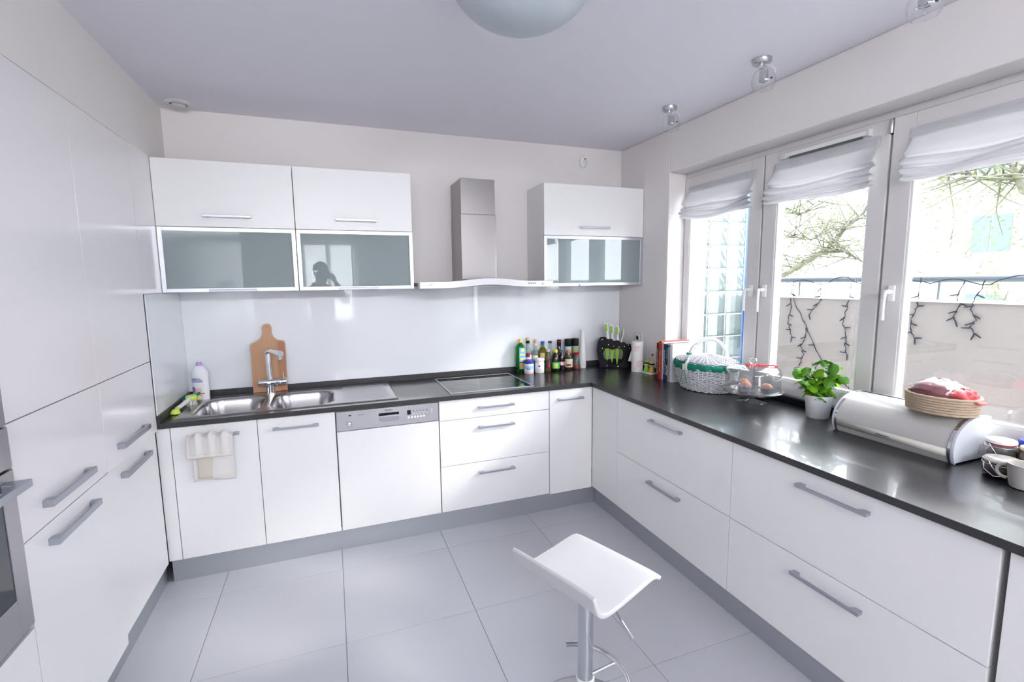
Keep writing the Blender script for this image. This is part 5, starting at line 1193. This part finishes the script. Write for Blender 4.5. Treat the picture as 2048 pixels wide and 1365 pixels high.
# rope basket with bags
RX, RY, RZ = -.030, -2.325, Z+.1725
t = thing('rope_basket', (RX, RY, RZ), 'oval coiled rope basket standing on the bread box', 'basket')
for k in range(7):
    rr = .098+.0008*k; P_ = [(RX+rr*.95*math.cos(2*PI*i/56), RY+rr*1.12*math.sin(2*PI*i/56), RZ+.0055+.0100*k+.0006*math.sin(i*2.4)) for i in range(56)]
    MB().tube(P_, .0057, 8, closed=True).build('rope_coil', ROPE, t, smooth=2)
MB().lathe([(0, .001), (.09, .001), (.09, .006), (0, .006)], (RX, RY, RZ), 32, sx=.95, sy=1.12).build('base', ROPE, t)
def blob(c, sx, sy, sz, seed, amp=.08, n=28):
    rn = random.Random(seed); ks = [(rn.uniform(1, 4), rn.uniform(1, 4), rn.uniform(0, 6)) for _ in range(4)]
    def fn(u, v):
        th = 2*PI*u; ph = PI*(v-.5); r = 1+sum(amp*math.sin(a*3*math.cos(th)+b*3*ph+p) for a, b, p in ks)
        return (c[0]+sx*r*math.cos(ph)*math.cos(th), c[1]+sy*r*math.cos(ph)*math.sin(th), c[2]+sz*r*math.sin(ph))
    return MB().grid(n, n//2, fn, closeu=True)
t = thing('bagged_food', (RX, RY, RZ+.05), 'clear plastic bag of dark red goods in the rope basket', 'bag')
blob((RX-.005, RY+.018, RZ+.068), .075, .080, .042, 3, .04).build('contents', MEAT, t, smooth=2)
blob((RX-.002, RY+.010, RZ+.072), .086, .096, .052, 4, .035).build('plastic_film', TRANSB, t, smooth=2)
MB().grid(10, 10, lambda u, v: (RX+.045-.02*v+.005*math.sin(u*9), RY+.055-.10*u, RZ+.105+.045*v+.006*math.sin(u*12+v*4))).build('bag_end', TRANSB, t, smooth=2)
lbm = MB().grid(6, 4, lambda u, v: (RX-.066+.03*v+.012*u, RY+.028-.075*u+.0*v, RZ+.082+.024*v-.006*u)); lbm.build('price_label', C('price_label', (.74, .74, .76), .5), t, smooth=2, solid=.0008)
for k in range(5): MB().box((RX-.0655+.002*k, RY+.016, RZ+.0835+.003*k), (RX-.0660+.003*k, RY-.002, RZ+.0845+.003*k)).build('print_line', GREYR, t)
t = thing('red_packet', (RX-.02, RY-.06, RZ+.06), 'pinkish red packet sticking out of the rope basket', 'packet')
blob((RX-.006, RY-.070, RZ+.072), .050, .042, .030, 9, .05).build('packet_body', PINKB, t, smooth=2)
MB().grid(8, 5, lambda u, v: (RX-.03+.06*v, RY-.085-.045*u, RZ+.085-.030*u+.004*math.sin(u*8+v*5))).build('packet_flap', PINKB, t, smooth=2, solid=.001)

# ================================================================== JARS AND MUG AT THE RIGHT EDGE
def swingwire(t, x, y, z, r):
    MB().tube([(x-r-.004, y+.012, z), (x-r-.012, y, z-.012), (x-r-.010, y-.012, z-.03), (x-r-.002, y-.01, z-.04)], .0014, 6).tube([(x+(r+.002)*math.cos(a), y+(r+.002)*math.sin(a), z-.010) for a in [2*PI*i/28 for i in range(29)]], .0014, 6).build('wire_clip', CHROME, t, smooth=2)
x, y = .000, -2.502
t = thing('preserving_jar', (x, y, Z), 'clip-top glass jar with white lid behind the low jar', 'jar')
MB().lathe([(0, 0), (.037, 0), (.040, .005), (.040, .075), (.038, .088), (.039, .094)], (x, y, Z), 36).build('jar', CLEAR, t, smooth=True)
MB().lathe([(0, .004), (.036, .004), (.037, .06), (0, .062)], (x, y, Z), 24).build('contents', C('dark_tea', (.04, .02, .015), .8), t)
MB().lathe([(0, .096), (.042, .096), (.0435, .101), (.041, .107), (0, .109)], (x, y, Z), 36).build('lid', PVCW, t, smooth=True)
MB().lathe([(.0395, .090), (.041, .092), (.041, .096), (.0395, .096)], (x, y, Z), 36).build('rubber_ring', C('rubber_red', (.35, .04, .04), .6), t)
swingwire(t, x, y, Z+.094, .042)
x, y = -.086, -2.547
t = thing('low_clip_jar', (x, y, Z), 'low clip-top glass jar with wire bail beside the mug', 'jar')
MB().lathe([(0, 0), (.040, 0), (.048, .008), (.050, .035), (.046, .048), (.047, .052)], (x, y, Z), 36).build('jar', CLEAR, t, smooth=True)
MB().lathe([(0, .003), (.038, .003), (.046, .010), (.047, .030), (0, .032)], (x, y, Z), 28).build('contents', C('dark_tea', (.04, .02, .015)), t, smooth=True)
MB().lathe([(0, .052), (.049, .052), (.051, .058), (.043, .066), (.027, .068), (0, .066)], (x, y, Z), 36).build('lid', C('clear_lid', (.50, .47, .43), .08, spec=.9), t, smooth=True)
swingwire(t, x, y, Z+.056, .049)
MB().tube([(x-.045, y+.03, Z+.05), (x-.062, y+.02, Z+.03), (x-.066, y-.01, Z+.012), (x-.050, y-.03, Z+.016)], .0014, 6).build('wire_bail', CHROME, t, smooth=2)
x, y = .084, -2.562
t = thing('blue_lid_jar', (x, y, Z), 'jar with broad dark blue lid behind the white-lidded jar', 'jar')
MB().lathe([(0, 0), (.040, 0), (.043, .005), (.043, .085), (0, .085)], (x, y, Z), 32).build('jar', C('amber_jar', (.20, .09, .03), .15), t, smooth=True)
MB().lathe([(0, .086), (.046, .086), (.047, .092), (.047, .104), (.044, .108), (0, .108)], (x, y, Z), 36).build('lid', C('lid_blue2', (.02, .04, .38), .3), t, smooth=True)
MB().lathe([(0, .1082), (.025, .1082), (.025, .1088), (0, .1088)], (x-.012, y, Z), 20).build('lid_print', C('lid_red', (.62, .12, .20), .5), t)
x, y = -.004, -2.592
t = thing('yellow_lid_jar', (x, y, Z), 'small glass jar with pale yellow lid at the right picture edge', 'jar')
MB().lathe([(0, 0), (.031, 0), (.034, .005), (.034, .07), (.029, .082), (.031, .092)], (x, y, Z), 30).build('jar', CLEAR, t, smooth=True)
MB().lathe([(0, .093), (.034, .093), (.036, .097), (.034, .105), (0, .108)], (x, y, Z), 30).build('lid', C('pale_yellow_lid', (.75, .68, .42), .4), t, smooth=True)
x, y = -.145, -2.632
t = thing('coffee_mug', (x, y, Z), 'greyish white mug with round handle at the right picture edge', 'mug')
MB().lathe([(0, 0), (.030, 0), (.034, .003), (.040, .03), (.044, .078), (.0445, .081), (.0415, .081), (.040, .076), (.034, .02), (.028, .010), (0, .009)], (x, y, Z), 48).build('cup_body', CERAM, t, smooth=True)
d_ = Vector((-.25, 1, 0)).normalized(); hpz = []
for i in range(15):
    a = -PI/2+PI*i/14+PI; 
    hpz.append(Vector((x, y, Z+.046))+d_*(.041+.026*math.cos(-PI/2+PI*i/14))+Vector((0, 0, .024*math.sin(-PI/2+PI*i/14))))
MB().tube(hpz, .0052, 10).build('handle', CERAM, t, smooth=True)

# ================================================================== PHOTOGRAPHER (seen only as a reflection)
ph = thing('person', (-2.27, -3.62, 0), 'person in a dark jacket holding a camera up, mirrored in the glass cupboard door', 'person', rz=-.3565)
def skinned(name, verts, edges, radii, m_, parent, sub=2, root=0):
    me = bpy.data.meshes.new(name); me.from_pydata(verts, edges, []); me.materials.append(m_)
    o = bpy.data.objects.new(name, me); COL.objects.link(o); o.parent = parent
    o.modifiers.new('skin', 'SKIN'); sv = me.skin_vertices
    if not sv:
        bm = bmesh.new(); bm.from_mesh(me); bm.verts.layers.skin.verify(); bm.to_mesh(me); bm.free(); sv = me.skin_vertices
    for i, r in enumerate(radii):
        sv[0].data[i].radius = (r if isinstance(r, tuple) else (r, r)); sv[0].data[i].use_root = (i == root)
    o.modifiers['skin'].use_smooth_shade = True
    q = o.modifiers.new('sub', 'SUBSURF'); q.levels = q.render_levels = sub
    return o
SKN = C('skin_tone', (.50, .32, .25), .55); JACK = C('dark_jacket', (.035, .05, .055), .85); TROU = C('dark_trousers', (.03, .035, .05), .85); HAIR = C('short_dark_hair', (.03, .022, .018), .7)
V = [(0, -.06, .96), (0, -.06, 1.14), (0, -.05, 1.32), (0, -.045, 1.44), (0, -.03, 1.50), (0, -.005, 1.575), (0, .0, 1.66),
     (.17, -.05, 1.41), (.30, .02, 1.25), (.10, .13, 1.52), (-.17, -.05, 1.41), (-.30, .02, 1.25), (-.10, .13, 1.52),
     (.09, -.06, .90), (.11, -.03, .50), (.12, -.06, .09), (.13, .09, .04), (-.09, -.06, .90), (-.11, -.03, .50), (-.12, -.06, .09), (-.13, .09, .04)]
E_ = [(0, 1), (1, 2), (2, 3), (3, 4), (4, 5), (5, 6), (3, 7), (7, 8), (8, 9), (3, 10), (10, 11), (11, 12), (0, 13), (13, 14), (14, 15), (15, 16), (0, 17), (17, 18), (18, 19), (19, 20)]
RR = [(.15, .11), (.135, .10), (.16, .115), (.09, .075), (.052, .052), (.075, .085), (.072, .088), .058, .042, .028, .058, .042, .028, .085, .058, .040, .032, .085, .058, .040, .032]
skinned('body', V, E_, RR, SKN, ph)
iv = [0, 1, 2, 3, 7, 8, 9, 10, 11, 12]
mp = {a: k for k, a in enumerate(iv)}
je = [(mp[a], mp[b]) for a, b in E_ if a in mp and b in mp]
jr = [(.168, .128), (.152, .118), (.176, .132), (.115, .09), .072, .056, .040, .072, .056, .040]
skinned('jacket', [V[a] if a not in (9, 12) else (V[a][0]*1.15, V[a][1]-.02, V[a][2]-.04) for a in iv], je, jr, JACK, ph)
iv = [0, 13, 14, 15, 17, 18, 19]; mp = {a: k for k, a in enumerate(iv)}
skinned('trousers', [V[a] for a in iv], [(mp[a], mp[b]) for a, b in E_ if a in mp and b in mp], [(.160, .122), .100, .072, .056, .100, .072, .056], TROU, ph)
for s_ in (-1, 1):
    skinned('shoe', [(s_*.12, -.10, .05), (s_*.122, .0, .045), (s_*.13, .14, .04)], [(0, 1), (1, 2)], [.045, .048, .040], BLACK, ph)
MB().grid(28, 12, lambda u, v: (.084*math.cos((v-.5)*PI*.5+PI*.25)*math.cos(2*PI*u), -.014+.098*math.cos((v-.5)*PI*.5+PI*.25)*math.sin(2*PI*u), 1.655+.105*math.sin((v-.5)*PI*.5+PI*.25)), closeu=True).build('hair', HAIR, ph, smooth=2, local=True)
for s_ in (-1, 1):
    MB().lathe([(0, -.006), (.012, -.004), (.014, .004), (0, .006)], (s_*.078, -.005, 1.628), 10, sy=1.6, axis='x').build('ear', SKN, ph, smooth=True, local=True)
    MB().ball((s_*.031, .082, 1.645), .011, 6).build('eye', C('eye_white', (.7, .7, .7)), ph, smooth=True, local=True)
    hx_ = s_*.088
    skinned('hand', [(s_*.10, .125, 1.515), (hx_, .132, 1.555), (s_*.082, .140, 1.59)], [(0, 1), (1, 2)], [(.026, .018), (.036, .016), (.032, .014)], SKN, ph)
    for k in range(4):
        z = 1.600-.017*k+.004; x = hx_-s_*.004*k
        MB().tube([(x, .142, z), (x-s_*.012, .160, z+.006), (x-s_*.030, .166, z+.004), (x-s_*(.046-.004*abs(k-1)), .162, z)], [.0085, .0085, .008, .0065], 8).build('finger', SKN, ph, smooth=True, local=True)
    MB().tube([(hx_, .128, 1.562), (s_*.070, .118, 1.585), (s_*.055, .114, 1.600)], [.011, .010, .008], 8).build('thumb', SKN, ph, smooth=True, local=True)
MB().tube([(0, .088, 1.655), (0, .110, 1.622), (0, .092, 1.612)], [.008, .013, .008], 8).build('nose', SKN, ph, smooth=True, local=True)
MB().tube([(-.022, .084, 1.588), (0, .092, 1.587), (.022, .084, 1.588)], .005, 6).build('mouth', C('lips', (.42, .18, .16)), ph, smooth=True, local=True)
ph.location = (-2.345, -3.66, 0); ph.scale = (1.10, 1.10, 1.062)
t = thing('held_camera', (-2.345, -3.67, 1.655), 'black camera held at eye height by the mirrored photographer', 'camera', rz=-.3565)
MB().box((-.065, .105, .0), (.065, .140, .085)).build('camera_body', BLACK, t, local=True, bevel=.006)
MB().box((-.025, .105, .085), (.025, .140, .105)).build('viewfinder', BLACK, t, local=True, bevel=.005)
